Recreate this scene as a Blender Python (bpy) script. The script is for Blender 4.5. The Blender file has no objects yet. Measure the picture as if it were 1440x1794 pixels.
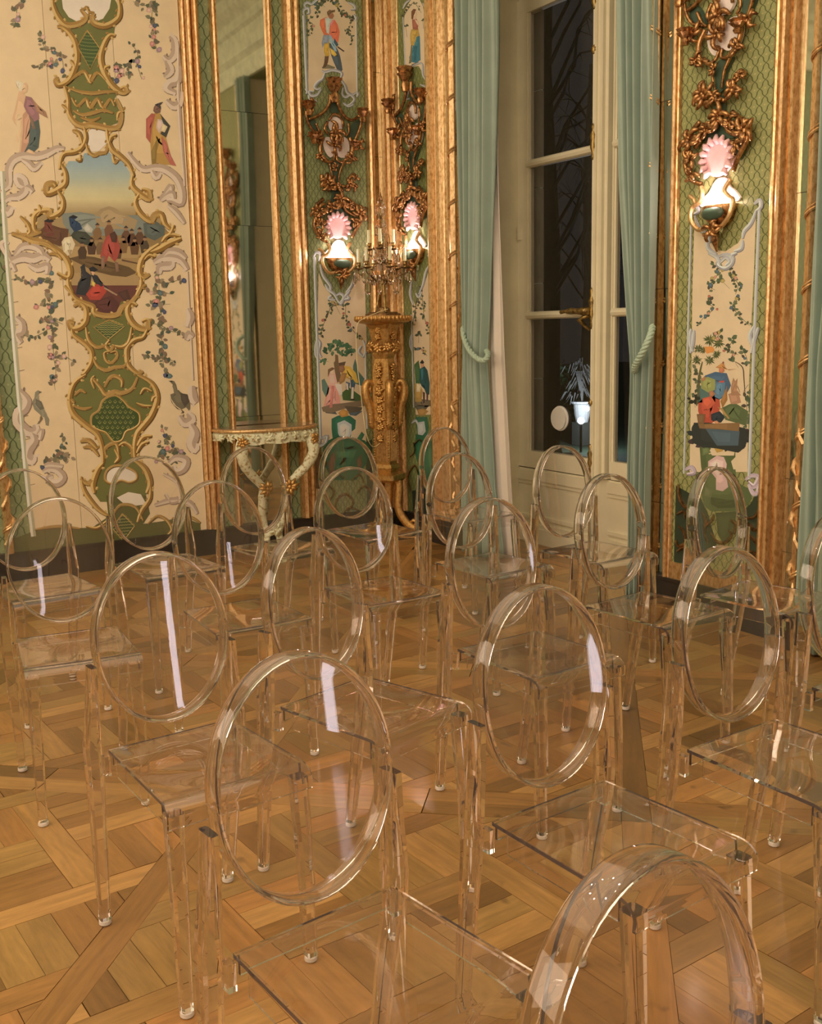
import bpy, bmesh, math, random
from mathutils import Vector, Matrix
sc = bpy.context.scene
COL = sc.collection
rnd = random.Random(11)

# ---------------------------------------------------------------- camera
H = 1.372                                   # eye height
F = 1830.0                                  # focal length in pixels of the 1440 x 1794 frame
PITCH, ROLL, YAW = math.radians(9.78), math.radians(-1.18), math.radians(58.4)
def _basis():
    cp, sp = math.cos(PITCH), math.sin(PITCH)
    r, f, u = Vector((1, 0, 0)), Vector((0, cp, -sp)), Vector((0, sp, cp))
    c, s = math.cos(ROLL), math.sin(ROLL)
    r2, u2 = r * c + u * s, u * c - r * s
    W = Matrix(((math.sin(YAW), math.cos(YAW), 0), (-math.cos(YAW), math.sin(YAW), 0), (0, 0, 1)))
    return W @ r2, W @ u2, W @ f, W
CR, CU, CF, WM = _basis()
cam = bpy.data.cameras.new('camera')
cam_ob = bpy.data.objects.new('camera', cam)
COL.objects.link(cam_ob)
cam.sensor_fit = 'HORIZONTAL'; cam.sensor_width = 36.0; cam.lens = F / 1440 * 36
cam.clip_start = 0.02; cam.clip_end = 200
m = Matrix((CR, CU, -CF)).transposed().to_4x4(); m.translation = (0, 0, H)
cam_ob.matrix_world = m
sc.camera = cam_ob

# ---------------------------------------------------------------- world, exposure, lamps of the room and added fill
sc.view_settings.view_transform = 'Standard'; sc.view_settings.look = 'None'
sc.view_settings.gamma = 1.0; sc.view_settings.use_curve_mapping = False
sc.view_settings.exposure = 0.10
wd = bpy.data.worlds.new('night'); sc.world = wd; wd.use_nodes = True
wd.node_tree.nodes['Background'].inputs[0].default_value = (0.024, 0.022, 0.022, 1)
wd.node_tree.nodes['Background'].inputs[1].default_value = 0.55
WARM = (1.0, 0.775, 0.53); X_LEFT = -3.12
def area(name, loc, sx, sy, power, col=WARM, rot=(0, 0, 0)):
    l = bpy.data.lights.new(name, 'AREA'); l.shape = 'RECTANGLE'; l.size = sx; l.size_y = sy
    l.energy = power; l.color = col
    o = bpy.data.objects.new(name, l); o.location = loc; o.rotation_euler = rot; COL.objects.link(o)
    return o
def point(name, loc, power, radius, col=WARM):
    l = bpy.data.lights.new(name, 'POINT'); l.energy = power; l.shadow_soft_size = radius; l.color = col
    o = bpy.data.objects.new(name, l); o.location = loc; COL.objects.link(o)
    return o
area('ceiling_glow', (0.6, 2.6, 4.05), 3.6, 4.6, 78)
area('ceiling_glow_rear', (0.2, -1.6, 4.05), 3.0, 2.4, 30)
area('left_wall_fill', (X_LEFT, 2.2, 2.75), 1.9, 4.4, 118, (1.0, 0.77, 0.55), (0, math.radians(-90), 0))   # added soft fill before the plain left wall, brightens the window wall
# candles of the chandelier hanging in the middle of the room, above the picture
for k in range(8):
    a = k * math.pi / 4 + .2
    point('chandelier_candle', (0.75 + .42 * math.cos(a), 1.35 + .42 * math.sin(a), 2.95 + .12 * (k % 2)), 4.5, 0.025, (1, .83, .66))
# tall bright doorway into the next room, behind the camera: the blades of light on every seat back
area('doorway_light', (2.78, -4.12, 0.80), 0.42, 1.25, 13, (0.95, 0.88, 1.0), (math.radians(90), 0, 0))

cy = sc.cycles
cy.max_bounces = 24; cy.transmission_bounces = 24; cy.glossy_bounces = 8; cy.diffuse_bounces = 4; cy.transparent_max_bounces = 24
cy.sample_clamp_indirect = 6.0; cy.blur_glossy = 0.3

# ---------------------------------------------------------------- helpers
YA, XB = 6.25, 3.70                          # inner faces of the two walls in view
def ray(u, v):
    return CR * ((u - 720) / F) - CU * ((v - 897) / F) + CF
class Plane:
    """a wall, floor or pane: turns a point of the photograph into a point on it, 'off' metres in front of it"""
    def __init__(s, axis, value, sign): s.a, s.d, s.s = axis, value, sign
    def __call__(s, u, v, off=0.0):
        r = ray(u, v); o = H if s.a == 2 else 0.0
        t = (s.d + s.s * off - o) / r[s.a]
        return Vector((r.x * t, r.y * t, H + r.z * t))
WA, WB, FL = Plane(1, YA, -1), Plane(0, XB, -1), Plane(2, 0.0, 1)
ZO = {'1': (0, 0), '2': (0, 400), '3': (300, 0), '4': (340, 400), '5': (520, 300), '6': (520, 600), '7': (560, 0), '8': (800, 0),
      'w': (800, 400), 'x': (800, 700), 'r': (1080, 0), 's': (1080, 300), 't': (1080, 600), 'p': (0, 0), 'n': (480, 0)}
def PX(z, s):
    """'x,y x,y ...' measured on an enlargement -> photograph pixels"""
    ox, oy = ZO[z]; k = {'p': 1.0, 'n': 7.175}.get(z, 3.986)
    return [(ox + float(a.split(',')[0]) / k, oy + float(a.split(',')[1]) / k) for a in s.split()]
def lin(c):
    return tuple(((x / 255) / 12.92 if x / 255 <= 0.04045 else ((x / 255 + 0.055) / 1.055) ** 2.4) for x in c)
ILL = (0.70, 0.50, 0.325)
def C(r, g, b):
    """colour as it looks under the room's warm lamps -> the paint's own colour"""
    return tuple(min(0.9, x / i) for x, i in zip(lin((r, g, b)), ILL))
def smooth(p, n=5, closed=False):
    out = []; N = len(p)
    if N < 3: return list(p)
    for i in range(N if closed else N - 1):
        g = (lambda k: p[k % N]) if closed else (lambda k: p[max(0, min(N - 1, k))])
        a, b, c, d = g(i - 1), g(i), g(i + 1), g(i + 2)
        for j in range(n):
            t = j / n
            out.append(tuple(0.5 * (2 * b[k] + (c[k] - a[k]) * t + (2 * a[k] - 5 * b[k] + 4 * c[k] - d[k]) * t * t + (3 * b[k] - a[k] - 3 * c[k] + d[k]) * t ** 3) for k in range(len(b))))
    if not closed: out.append(tuple(p[-1]))
    return out

class MB:
    """collects faces (with a paint colour each) and links them as ONE mesh object"""
    def __init__(s): s.v, s.f, s.c = [], [], []
    def add(s, vs, fs, col=(1, 1, 1)):
        n = len(s.v); s.v += [tuple(v) for v in vs]
        for f in fs: s.f.append([n + i for i in f]); s.c.append(col)
        return s
    def box(s, lo, hi, col=(1, 1, 1)):
        x0, y0, z0 = lo; x1, y1, z1 = hi
        return s.add([(x0, y0, z0), (x1, y0, z0), (x1, y1, z0), (x0, y1, z0), (x0, y0, z1), (x1, y0, z1), (x1, y1, z1), (x0, y1, z1)],
                     [(0, 3, 2, 1), (4, 5, 6, 7), (0, 1, 5, 4), (1, 2, 6, 5), (2, 3, 7, 6), (3, 0, 4, 7)], col)
    def tube(s, path, rad, n=8, col=(1, 1, 1), cap=True, squash=None):
        """tube along 3-D points; rad a number or one per point; squash = (axis vector, factor) flattens the section"""
        P = [Vector(p) for p in path]; R = rad if isinstance(rad, (list, tuple)) else [rad] * len(P)
        vs, prev = [], None
        for i, p in enumerate(P):
            d = (P[min(i + 1, len(P) - 1)] - P[max(i - 1, 0)])
            if d.length < 1e-9: d = Vector((0, 0, 1))
            d.normalize()
            if prev is None: a = d.orthogonal().normalized()
            else:
                a = prev - d * prev.dot(d)
                a = a.normalized() if a.length > 1e-6 else d.orthogonal().normalized()
            prev = a; b = d.cross(a)
            for k in range(n):
                t = 2 * math.pi * k / n; w = (a * math.cos(t) + b * math.sin(t)) * R[i]
                if squash: w = w - squash[0] * w.dot(squash[0]) * (1 - squash[1])
                vs.append(p + w)
        fs = [(i * n + k, i * n + (k + 1) % n, (i + 1) * n + (k + 1) % n, (i + 1) * n + k) for i in range(len(P) - 1) for k in range(n)]
        if cap: fs += [tuple(range(n - 1, -1, -1)), tuple(range((len(P) - 1) * n, len(P) * n))]
        return s.add(vs, fs, col)
    def lathe(s, prof, c=(0, 0, 0), n=20, col=(1, 1, 1), gad=0.0, gn=0):
        """profile [(radius, z)] turned about a vertical axis; gad/gn give gadroons"""
        vs = []
        for r, z in prof:
            for k in range(n):
                t = 2 * math.pi * k / n; q = r * (1 + gad * (abs(math.sin(t * gn / 2)) - .5)) if gn else r
                vs.append((c[0] + q * math.cos(t), c[1] + q * math.sin(t), c[2] + z))
        m_ = len(prof)
        fs = [(i * n + k, i * n + (k + 1) % n, (i + 1) * n + (k + 1) % n, (i + 1) * n + k) for i in range(m_ - 1) for k in range(n)]
        fs += [tuple(range(n - 1, -1, -1)), tuple(range((m_ - 1) * n, m_ * n))]
        return s.add(vs, fs, col)
    def ball(s, c, r, col=(1, 1, 1), n=8, m_=6):
        r = (r, r, r) if not isinstance(r, (tuple, list)) else r
        vs = [(c[0], c[1], c[2] - r[2])]
        for i in range(1, m_):
            a = -math.pi / 2 + math.pi * i / m_
            for k in range(n):
                t = 2 * math.pi * k / n
                vs.append((c[0] + r[0] * math.cos(a) * math.cos(t), c[1] + r[1] * math.cos(a) * math.sin(t), c[2] + r[2] * math.sin(a)))
        vs.append((c[0], c[1], c[2] + r[2])); L = len(vs) - 1
        fs = [(0, 1 + (k + 1) % n, 1 + k) for k in range(n)] + [(L, L - n + k, L - n + (k + 1) % n) for k in range(n)]
        fs += [(1 + i * n + k, 1 + i * n + (k + 1) % n, 1 + (i + 1) * n + (k + 1) % n, 1 + (i + 1) * n + k) for i in range(m_ - 2) for k in range(n)]
        return s.add(vs, fs, col)
    # ---- flat paint and low relief on a Plane, drawn in photograph pixels
    def fill(s, pl, pts, col, off=0.002):
        vs = [pl(u, v, off) for u, v in pts]
        return s.add(vs, [tuple(range(len(vs)))], col)
    def stroke(s, pl, pts, w, col, off=0.002, relief=0.0, n=4, taper=True, hi=None, closed=False):
        p = smooth(pts, n, closed); N = len(p); vs, fs = [], []
        if closed: p = p + [p[0]]; N += 1; taper = False
        for i, (u, v) in enumerate(p):
            a, b = p[max(0, i - 1)], p[min(N - 1, i + 1)]
            dx, dy = b[0] - a[0], b[1] - a[1]; L = math.hypot(dx, dy) or 1
            t = i / (N - 1); k = w / 2 * ((0.3 + 0.7 * math.sin(math.pi * min(1, max(0, .08 + t * .84)))) if taper else 1)
            ox, oy = -dy / L * k, dx / L * k
            vs += [pl(u + ox, v + oy, off), pl(u, v, off + relief), pl(u - ox, v - oy, off)]
        n0 = len(s.f)
        for i in range(N - 1):
            j = 3 * i; fs += [(j, j + 1, j + 4, j + 3), (j + 1, j + 2, j + 5, j + 4)]
        s.add(vs, fs, col)
        if hi:
            for i in range(n0, len(s.f), 2): s.c[i] = hi
        return s
    def blob(s, pl, c, rx, ry, col, off=0.002, relief=0.0, n=9, ang=0.0, wob=0.0):
        ca, sa = math.cos(ang), math.sin(ang); vs = []
        for k in range(n):
            t = 2 * math.pi * k / n; q = 1 + wob * (rnd.random() - .5) * 2
            x, y = rx * q * math.cos(t), ry * q * math.sin(t)
            vs.append(pl(c[0] + x * ca - y * sa, c[1] + x * sa + y * ca, off))
        if relief:
            vs.append(pl(c[0], c[1], off + relief))
            return s.add(vs, [(k, (k + 1) % n, n) for k in range(n)], col)
        return s.add(vs, [tuple(range(n))], col)
    def build(s, name, mat, parent=None, shade=False, origin=None):
        o0 = Vector((0, 0, 0)); q = parent
        if origin is not None: o0 = Vector(origin)
        elif parent is not None:
            while q is not None: o0 = o0 + q.location; root = q; q = q.parent
            if not root.get('_w'): o0 = Vector((0, 0, 0))
        me = bpy.data.meshes.new(name)
        me.from_pydata([Vector(v) - o0 for v in s.v], [], s.f)
        at = me.color_attributes.new('Col', 'FLOAT_COLOR', 'CORNER')
        buf = []
        for f, c in zip(s.f, s.c): buf += [c[0], c[1], c[2], 1.0] * len(f)
        at.data.foreach_set('color', buf)
        if shade:
            me.polygons.foreach_set('use_smooth', [True] * len(me.polygons))
            if shade != True: me.set_sharp_from_angle(angle=math.radians(shade))
        if mat: me.materials.append(mat)
        me.update()
        o = bpy.data.objects.new(name, me); COL.objects.link(o)
        if parent is not None: o.parent = parent
        if origin is not None: o.location = o0
        return o
def tag(o, label=None, cat=None, group=None, kind=None):
    for k, v in (('label', label), ('category', cat), ('group', group), ('kind', kind)):
        if v: o[k] = v
    return o
def thing(name, label, cat, loc=(0, 0, 0), group=None, world=True, kind=None):
    """an Empty at a thing's base; with world=True its parts are given in room coordinates"""
    o = bpy.data.objects.new(name, None); COL.objects.link(o); o.location = loc; o.empty_display_size = .05
    if world: o['_w'] = 1
    return tag(o, label, cat, group, kind)
def copy_tree(o, parent=None):
    c = o.copy(); COL.objects.link(c); c.parent = parent
    for ch in o.children: copy_tree(ch, c)
    return c

# ---------------------------------------------------------------- materials
def nodes(name):
    m_ = bpy.data.materials.new(name); m_.use_nodes = True
    return m_, m_.node_tree, m_.node_tree.nodes['Principled BSDF']
def N(t, kind, **kw):
    n = t.nodes.new(kind)
    for k, v in kw.items():
        if hasattr(n, k) and k not in ('inputs',): setattr(n, k, v)
    return n
def setin(n, **kw):
    for k, v in kw.items(): n.inputs[k.replace('_', ' ')].default_value = v
def simple(name, col, rough=.5, metal=0.0, var=0.12, scale=30, bump=0.0, stretch=(1, 1, 1), vcol=False, coat=0.0, spec=None, bscale=None):
    m_, t, p = nodes(name)
    tc = N(t, 'ShaderNodeTexCoord'); mp = N(t, 'ShaderNodeMapping'); mp.inputs['Scale'].default_value = stretch
    t.links.new(tc.outputs['Object'], mp.inputs[0])
    no = N(t, 'ShaderNodeTexNoise'); setin(no, Scale=scale, Detail=4.0, Roughness=.6); t.links.new(mp.outputs[0], no.inputs['Vector'])
    hs = N(t, 'ShaderNodeHueSaturation'); mr = N(t, 'ShaderNodeMapRange')
    mr.inputs['From Min'].default_value = .3; mr.inputs['From Max'].default_value = .7
    mr.inputs['To Min'].default_value = 1 - var; mr.inputs['To Max'].default_value = 1 + var
    t.links.new(no.outputs['Fac'], mr.inputs['Value']); t.links.new(mr.outputs[0], hs.inputs['Value'])
    if vcol:
        a = N(t, 'ShaderNodeVertexColor'); a.layer_name = 'Col'
        mx = N(t, 'ShaderNodeMix', data_type='RGBA', blend_type='MULTIPLY'); mx.inputs[0].default_value = 1
        t.links.new(a.outputs[0], mx.inputs[6]); mx.inputs[7].default_value = (*col, 1)
        t.links.new(mx.outputs[2], hs.inputs['Color'])
    else: hs.inputs['Color'].default_value = (*col, 1)
    t.links.new(hs.outputs[0], p.inputs['Base Color'])
    setin(p, Roughness=rough, Metallic=metal)
    if coat: p.inputs['Coat Weight'].default_value = coat; p.inputs['Coat Roughness'].default_value = .12
    if spec is not None: p.inputs['Specular IOR Level'].default_value = spec
    if bump:
        b = N(t, 'ShaderNodeBump'); b.inputs['Strength'].default_value = bump; b.inputs['Distance'].default_value = .004
        if bscale:
            n2 = N(t, 'ShaderNodeTexNoise'); setin(n2, Scale=bscale, Detail=3.0); t.links.new(mp.outputs[0], n2.inputs['Vector']); t.links.new(n2.outputs['Fac'], b.inputs['Height'])
        else: t.links.new(no.outputs['Fac'], b.inputs['Height'])
        t.links.new(b.outputs[0], p.inputs['Normal'])
    return m_
def emit(name, col, strength):
    m_, t, p = nodes(name); setin(p, Base_Color=(*col, 1)); p.inputs['Emission Color'].default_value = (*col, 1); p.inputs['Emission Strength'].default_value = strength
    return m_
def glassy(name, col=(1, 1, 1), ior=1.47, rough=0.0):
    m_ = bpy.data.materials.new(name); m_.use_nodes = True; t = m_.node_tree; t.nodes.clear()
    g = N(t, 'ShaderNodeBsdfGlass'); setin(g, Color=(*col, 1), IOR=ior, Roughness=rough)
    o = N(t, 'ShaderNodeOutputMaterial'); t.links.new(g.outputs[0], o.inputs[0])
    return m_
def gold_mat(name, col, dark, rough=.34, metal=.85, scale=18, stretch=(1, 1, .25)):
    m_, t, p = nodes(name)
    tc = N(t, 'ShaderNodeTexCoord'); mp = N(t, 'ShaderNodeMapping'); mp.inputs['Scale'].default_value = stretch
    t.links.new(tc.outputs['Object'], mp.inputs[0])
    no = N(t, 'ShaderNodeTexNoise'); setin(no, Scale=scale, Detail=6.0, Roughness=.65); t.links.new(mp.outputs[0], no.inputs['Vector'])
    cr = N(t, 'ShaderNodeValToRGB'); cr.color_ramp.elements[0].position = .36; cr.color_ramp.elements[1].position = .56
    cr.color_ramp.elements[0].color = (*dark, 1); cr.color_ramp.elements[1].color = (*col, 1)
    t.links.new(no.outputs['Fac'], cr.inputs[0]); t.links.new(cr.outputs[0], p.inputs['Base Color'])
    mr = N(t, 'ShaderNodeMapRange'); mr.inputs['To Min'].default_value = rough + .2; mr.inputs['To Max'].default_value = rough - .06
    t.links.new(no.outputs['Fac'], mr.inputs['Value']); t.links.new(mr.outputs[0], p.inputs['Roughness']); setin(p, Metallic=metal)
    b = N(t, 'ShaderNodeBump'); b.inputs['Strength'].default_value = .25; b.inputs['Distance'].default_value = .004
    n2 = N(t, 'ShaderNodeTexNoise'); setin(n2, Scale=60.0, Detail=3.0); t.links.new(tc.outputs['Object'], n2.inputs['Vector'])
    t.links.new(n2.outputs['Fac'], b.inputs['Height']); t.links.new(b.outputs[0], p.inputs['Normal'])
    return m_
def damask(name, ground, line, dot, cx, cz, axis):
    """painted ogee trellis with a small flower in every cell; axis is the horizontal axis of the wall"""
    m_, t, p = nodes(name)
    tc = N(t, 'ShaderNodeNewGeometry'); sp = N(t, 'ShaderNodeSeparateXYZ'); t.links.new(tc.outputs['Position'], sp.inputs[0])
    def M(op, a, b=None, c=None):
        n = N(t, 'ShaderNodeMath', operation=op)
        for i, x in enumerate((a, b, c)):
            if x is None: continue
            if isinstance(x, (int, float)): n.inputs[i].default_value = x
            else: t.links.new(x, n.inputs[i])
        return n.outputs[0]
    h = M('DIVIDE', sp.outputs[axis], cx); z = M('DIVIDE', sp.outputs[2], cz)
    wob = M('MULTIPLY', M('SINE', M('MULTIPLY', z, 4 * math.pi)), .07)
    h2 = M('ADD', h, wob); h3 = M('SUBTRACT', h, wob)
    d1 = M('ABSOLUTE', M('SUBTRACT', M('FRACT', M('ADD', h2, z)), .5)); d2 = M('ABSOLUTE', M('SUBTRACT', M('FRACT', M('SUBTRACT', h3, z)), .5))
    ln = M('LESS_THAN', M('MINIMUM', d1, d2), .055)
    e1 = M('SUBTRACT', .5, d1); e2 = M('SUBTRACT', .5, d2)
    dt = M('LESS_THAN', M('ADD', M('MULTIPLY', e1, e1), M('MULTIPLY', e2, e2)), .016)
    no = N(t, 'ShaderNodeTexNoise'); setin(no, Scale=9.0, Detail=4.0); t.links.new(tc.outputs['Position'], no.inputs['Vector'])
    def mix(f, a, b):
        x = N(t, 'ShaderNodeMix', data_type='RGBA'); t.links.new(f, x.inputs[0])
        for i, q in ((6, a), (7, b)):
            if isinstance(q, tuple): x.inputs[i].default_value = (*q, 1)
            else: t.links.new(q, x.inputs[i])
        return x.outputs[2]
    g2 = mix(no.outputs['Fac'], tuple(x * .82 for x in ground), tuple(min(1, x * 1.18) for x in ground))
    t.links.new(mix(ln, mix(dt, g2, dot), line), p.inputs['Base Color']); setin(p, Roughness=.55)
    return m_
def wood_mat(name):
    m_, t, p = nodes(name)
    uv = N(t, 'ShaderNodeUVMap'); uv.uv_map = 'UVMap'; a = N(t, 'ShaderNodeVertexColor'); a.layer_name = 'Col'
    mp = N(t, 'ShaderNodeMapping'); mp.inputs['Scale'].default_value = (2.2, 26, 1); t.links.new(uv.outputs[0], mp.inputs[0])
    no = N(t, 'ShaderNodeTexNoise'); setin(no, Scale=1.6, Detail=7.0, Roughness=.62, Distortion=.5); t.links.new(mp.outputs[0], no.inputs['Vector'])
    mp2 = N(t, 'ShaderNodeMapping'); mp2.inputs['Scale'].default_value = (14, 60, 1); t.links.new(uv.outputs[0], mp2.inputs[0])
    n2 = N(t, 'ShaderNodeTexNoise'); setin(n2, Scale=1.5, Detail=3.0); t.links.new(mp2.outputs[0], n2.inputs['Vector'])
    kn = N(t, 'ShaderNodeTexNoise'); setin(kn, Scale=11.0, Detail=2.0); t.links.new(uv.outputs[0], kn.inputs['Vector'])
    ad = N(t, 'ShaderNodeMath', operation='MULTIPLY_ADD'); t.links.new(n2.outputs['Fac'], ad.inputs[0]); ad.inputs[1].default_value = .35; t.links.new(no.outputs['Fac'], ad.inputs[2])
    mr = N(t, 'ShaderNodeMapRange'); mr.inputs['From Min'].default_value = .4; mr.inputs['From Max'].default_value = .95; mr.inputs['To Min'].default_value = .64; mr.inputs['To Max'].default_value = 1.22
    t.links.new(ad.outputs[0], mr.inputs['Value'])
    dk = N(t, 'ShaderNodeMapRange'); dk.inputs['From Min'].default_value = .68; dk.inputs['From Max'].default_value = .76; dk.inputs['To Min'].default_value = 1; dk.inputs['To Max'].default_value = .55
    t.links.new(kn.outputs['Fac'], dk.inputs['Value'])
    ml = N(t, 'ShaderNodeMath', operation='MULTIPLY'); t.links.new(mr.outputs[0], ml.inputs[0]); t.links.new(dk.outputs[0], ml.inputs[1])
    hs = N(t, 'ShaderNodeHueSaturation'); t.links.new(a.outputs[0], hs.inputs['Color']); t.links.new(ml.outputs[0], hs.inputs['Value'])
    t.links.new(hs.outputs[0], p.inputs['Base Color'])
    r2 = N(t, 'ShaderNodeMapRange'); r2.inputs['To Min'].default_value = .22; r2.inputs['To Max'].default_value = .5
    t.links.new(no.outputs['Fac'], r2.inputs['Value']); t.links.new(r2.outputs[0], p.inputs['Roughness'])
    p.inputs['Coat Weight'].default_value = .35; p.inputs['Coat Roughness'].default_value = .14
    b = N(t, 'ShaderNodeBump'); b.inputs['Strength'].default_value = .18; b.inputs['Distance'].default_value = .003; t.links.new(ad.outputs[0], b.inputs['Height']); t.links.new(b.outputs[0], p.inputs['Normal'])
    return m_

GOLD = gold_mat('worn_gilding', (0.86, 0.62, 0.34), (0.55, 0.32, 0.13), scale=75, stretch=(1, 1, .45), metal=.76, rough=.30)
GOLD_DK = gold_mat('dark_gilding', (0.56, 0.32, 0.14), (0.13, 0.06, 0.03), rough=.27, scale=45, stretch=(1, 1, 1))
GOLD_CARVED = gold_mat('carved_gilding', (0.68, 0.44, 0.17), (0.44, 0.25, 0.08), rough=.34, scale=60, stretch=(1, 1, 1))
BRASS = gold_mat('aged_brass', (0.45, 0.32, 0.12), (0.12, 0.08, 0.03), rough=.35, scale=40, stretch=(1, 1, 1))
PAINT = simple('oil_paint', (1, 1, 1), rough=.5, var=.05, scale=9, vcol=True)
MIRROR = simple('old_mirror', (0.70, 0.69, 0.62), rough=.035, metal=1.0, var=.06, scale=3)
ACRYL = glassy('clear_acrylic', (0.985, 0.972, 0.968), 1.45)
_t = ACRYL.node_tree; _g = next(n for n in _t.nodes if n.type == 'BSDF_GLASS'); _o = next(n for n in _t.nodes if n.type == 'OUTPUT_MATERIAL')
_d = N(_t, 'ShaderNodeBsdfTranslucent'); setin(_d, Color=(.80, .70, .76, 1)); _m = N(_t, 'ShaderNodeMixShader'); _m.inputs[0].default_value = .020  # faint pink veil mixed into the acrylic, stands in for reflections of the room
_t.links.new(_g.outputs[0], _m.inputs[1]); _t.links.new(_d.outputs[0], _m.inputs[2]); _t.links.new(_m.outputs[0], _o.inputs[0])
FOOT = simple('frosted_plastic', (0.75, 0.70, 0.66), rough=.4, var=.03)
WOOD = wood_mat('oak_parquet')
# ================================================================ the room
X0, Y0, ZC = -3.2, -4.2, 4.45
DAMA = damask('green_damask_wide', C(126, 121, 76), C(74, 78, 42), C(144, 134, 86), 0.070, 0.125, 0)
DAMB = damask('green_damask_wide_b', C(124, 113, 64), C(70, 70, 34), C(150, 130, 72), 0.070, 0.125, 1)
PLAIN = simple('plain_cream_wall', C(196, 160, 112), rough=.6, var=.06, scale=3)
CEIL = simple('ceiling_plaster', (0.82, 0.80, 0.72), rough=.7, var=.04, scale=4)
DARK = simple('dark_skirting', (0.035, 0.030, 0.028), rough=.25, var=.2, scale=6)
w = tag(MB().box((X0, YA, -0.02), (XB, YA + .12, ZC)).build('wall_back', DAMA), kind='structure')
W0, W1, WT = 3.80, 5.36, 3.52                      # the window recess in the right wall
mb = MB().box((XB, W1, -.02), (XB + .10, YA + .12, ZC)).box((XB, W0, WT), (XB + .7, W1, ZC)).box((XB, Y0, -.02), (XB + .10, W0, ZC))
mb.box((XB + .10, W1 + .62, -.02), (XB + .7, YA + .12, ZC)).box((XB + .10, Y0, -.02), (XB + .7, W0 - .42, ZC)).box((XB + .1, W1, WT), (XB + .7, W1 + .62, ZC)).box((XB + .1, W0 - .42, WT), (XB + .7, W0, ZC))
tag(mb.build('wall_right', DAMB), kind='structure')
tag(MB().box((X0 - .12, Y0, -.02), (X0, YA + .12, ZC)).build('wall_left', PLAIN), kind='structure')
tag(MB().box((X0 - .12, Y0 - .12, -.02), (XB + .9, Y0, ZC)).build('wall_front', PLAIN), kind='structure')
tag(MB().box((X0 - .12, Y0 - .12, ZC), (XB + .9, YA + .12, ZC + .1)).build('ceiling', CEIL), kind='structure')
# cornice: a stepped plaster moulding running round the room
STUCCO = simple('stucco_cornice', C(176, 158, 112), rough=.55, var=.2, scale=14, bump=.2)
prof = [(0, 3.52), (.03, 3.52), (.05, 3.60), (.05, 3.66), (.09, 3.70), (.10, 3.86), (.13, 3.88), (.13, 3.95), (.20, 4.02), (.22, 4.10), (.27, 4.12), (.27, 4.20), (.33, 4.30), (.34, 4.449), (0, 4.449)]
def cornice(name, fn, a, b):
    vs = [fn(t, d, z) for t in (a, b) for d, z in prof]; n = len(prof)
    fs = [(i, i + 1, n + i + 1, n + i) for i in range(n - 1)] + [tuple(range(n)), tuple(range(n, 2 * n))]
    tag(MB().add(vs, fs).build(name, STUCCO), kind='structure')
cornice('trim_1', lambda t, d, z: (t, YA - d, z), X0, XB)
cornice('trim_2', lambda t, d, z: (XB - d, t, z), Y0, YA)
# skirting
tag(MB().box((X0, YA - .035, 0), (XB, YA, .150)).box((X0, YA - .042, .150), (XB, YA, .165)).build('baseboard_back', DARK), kind='structure')
mb = MB()
for y0, y1 in ((W1, YA), (Y0, W0)): mb.box((XB - .035, y0, 0), (XB, y1, .150)).box((XB - .042, y0, .150), (XB, y1, .165))
tag(mb.build('baseboard_right', DARK), kind='structure')

# ---------------------------------------------------------------- parquet floor
fl = tag(MB().box((X0 - .1, Y0 - .1, -.06), (XB + .95, YA + .1, -.012), (.05, .03, .015)).build('floor', simple('floor_bed', (.035, .018, .008), var=.1)), kind='structure')
PF = math.radians(9.9)
PV = WM @ Vector((math.sin(PF), math.cos(PF), 0)); QV = WM @ Vector((math.cos(PF), -math.sin(PF), 0))
PV = Vector((PV.x, PV.y)); QV = Vector((QV.x, QV.y))
def clip(poly, a, b, c):                                          # keep a x + b y <= c
    out = []
    for i in range(len(poly)):
        p, q = poly[i], poly[(i + 1) % len(poly)]
        dp, dq = a * p[0] + b * p[1] - c, a * q[0] + b * q[1] - c
        if dp <= 0: out.append(p)
        if dp * dq < 0:
            t = dp / (dp - dq); out.append((p[0] + (q[0] - p[0]) * t, p[1] + (q[1] - p[1]) * t))
    return out
planks = []                                                        # (polygon in p,q ; grain direction)
BW, PER, OP, OQ = 0.083, 1.22, 2.875, 0.135
S2 = math.sqrt(.5)
def rect(c0, c1, d0, d1): return [(c0, d0), (c1, d0), (c1, d1), (c0, d1)]
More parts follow.
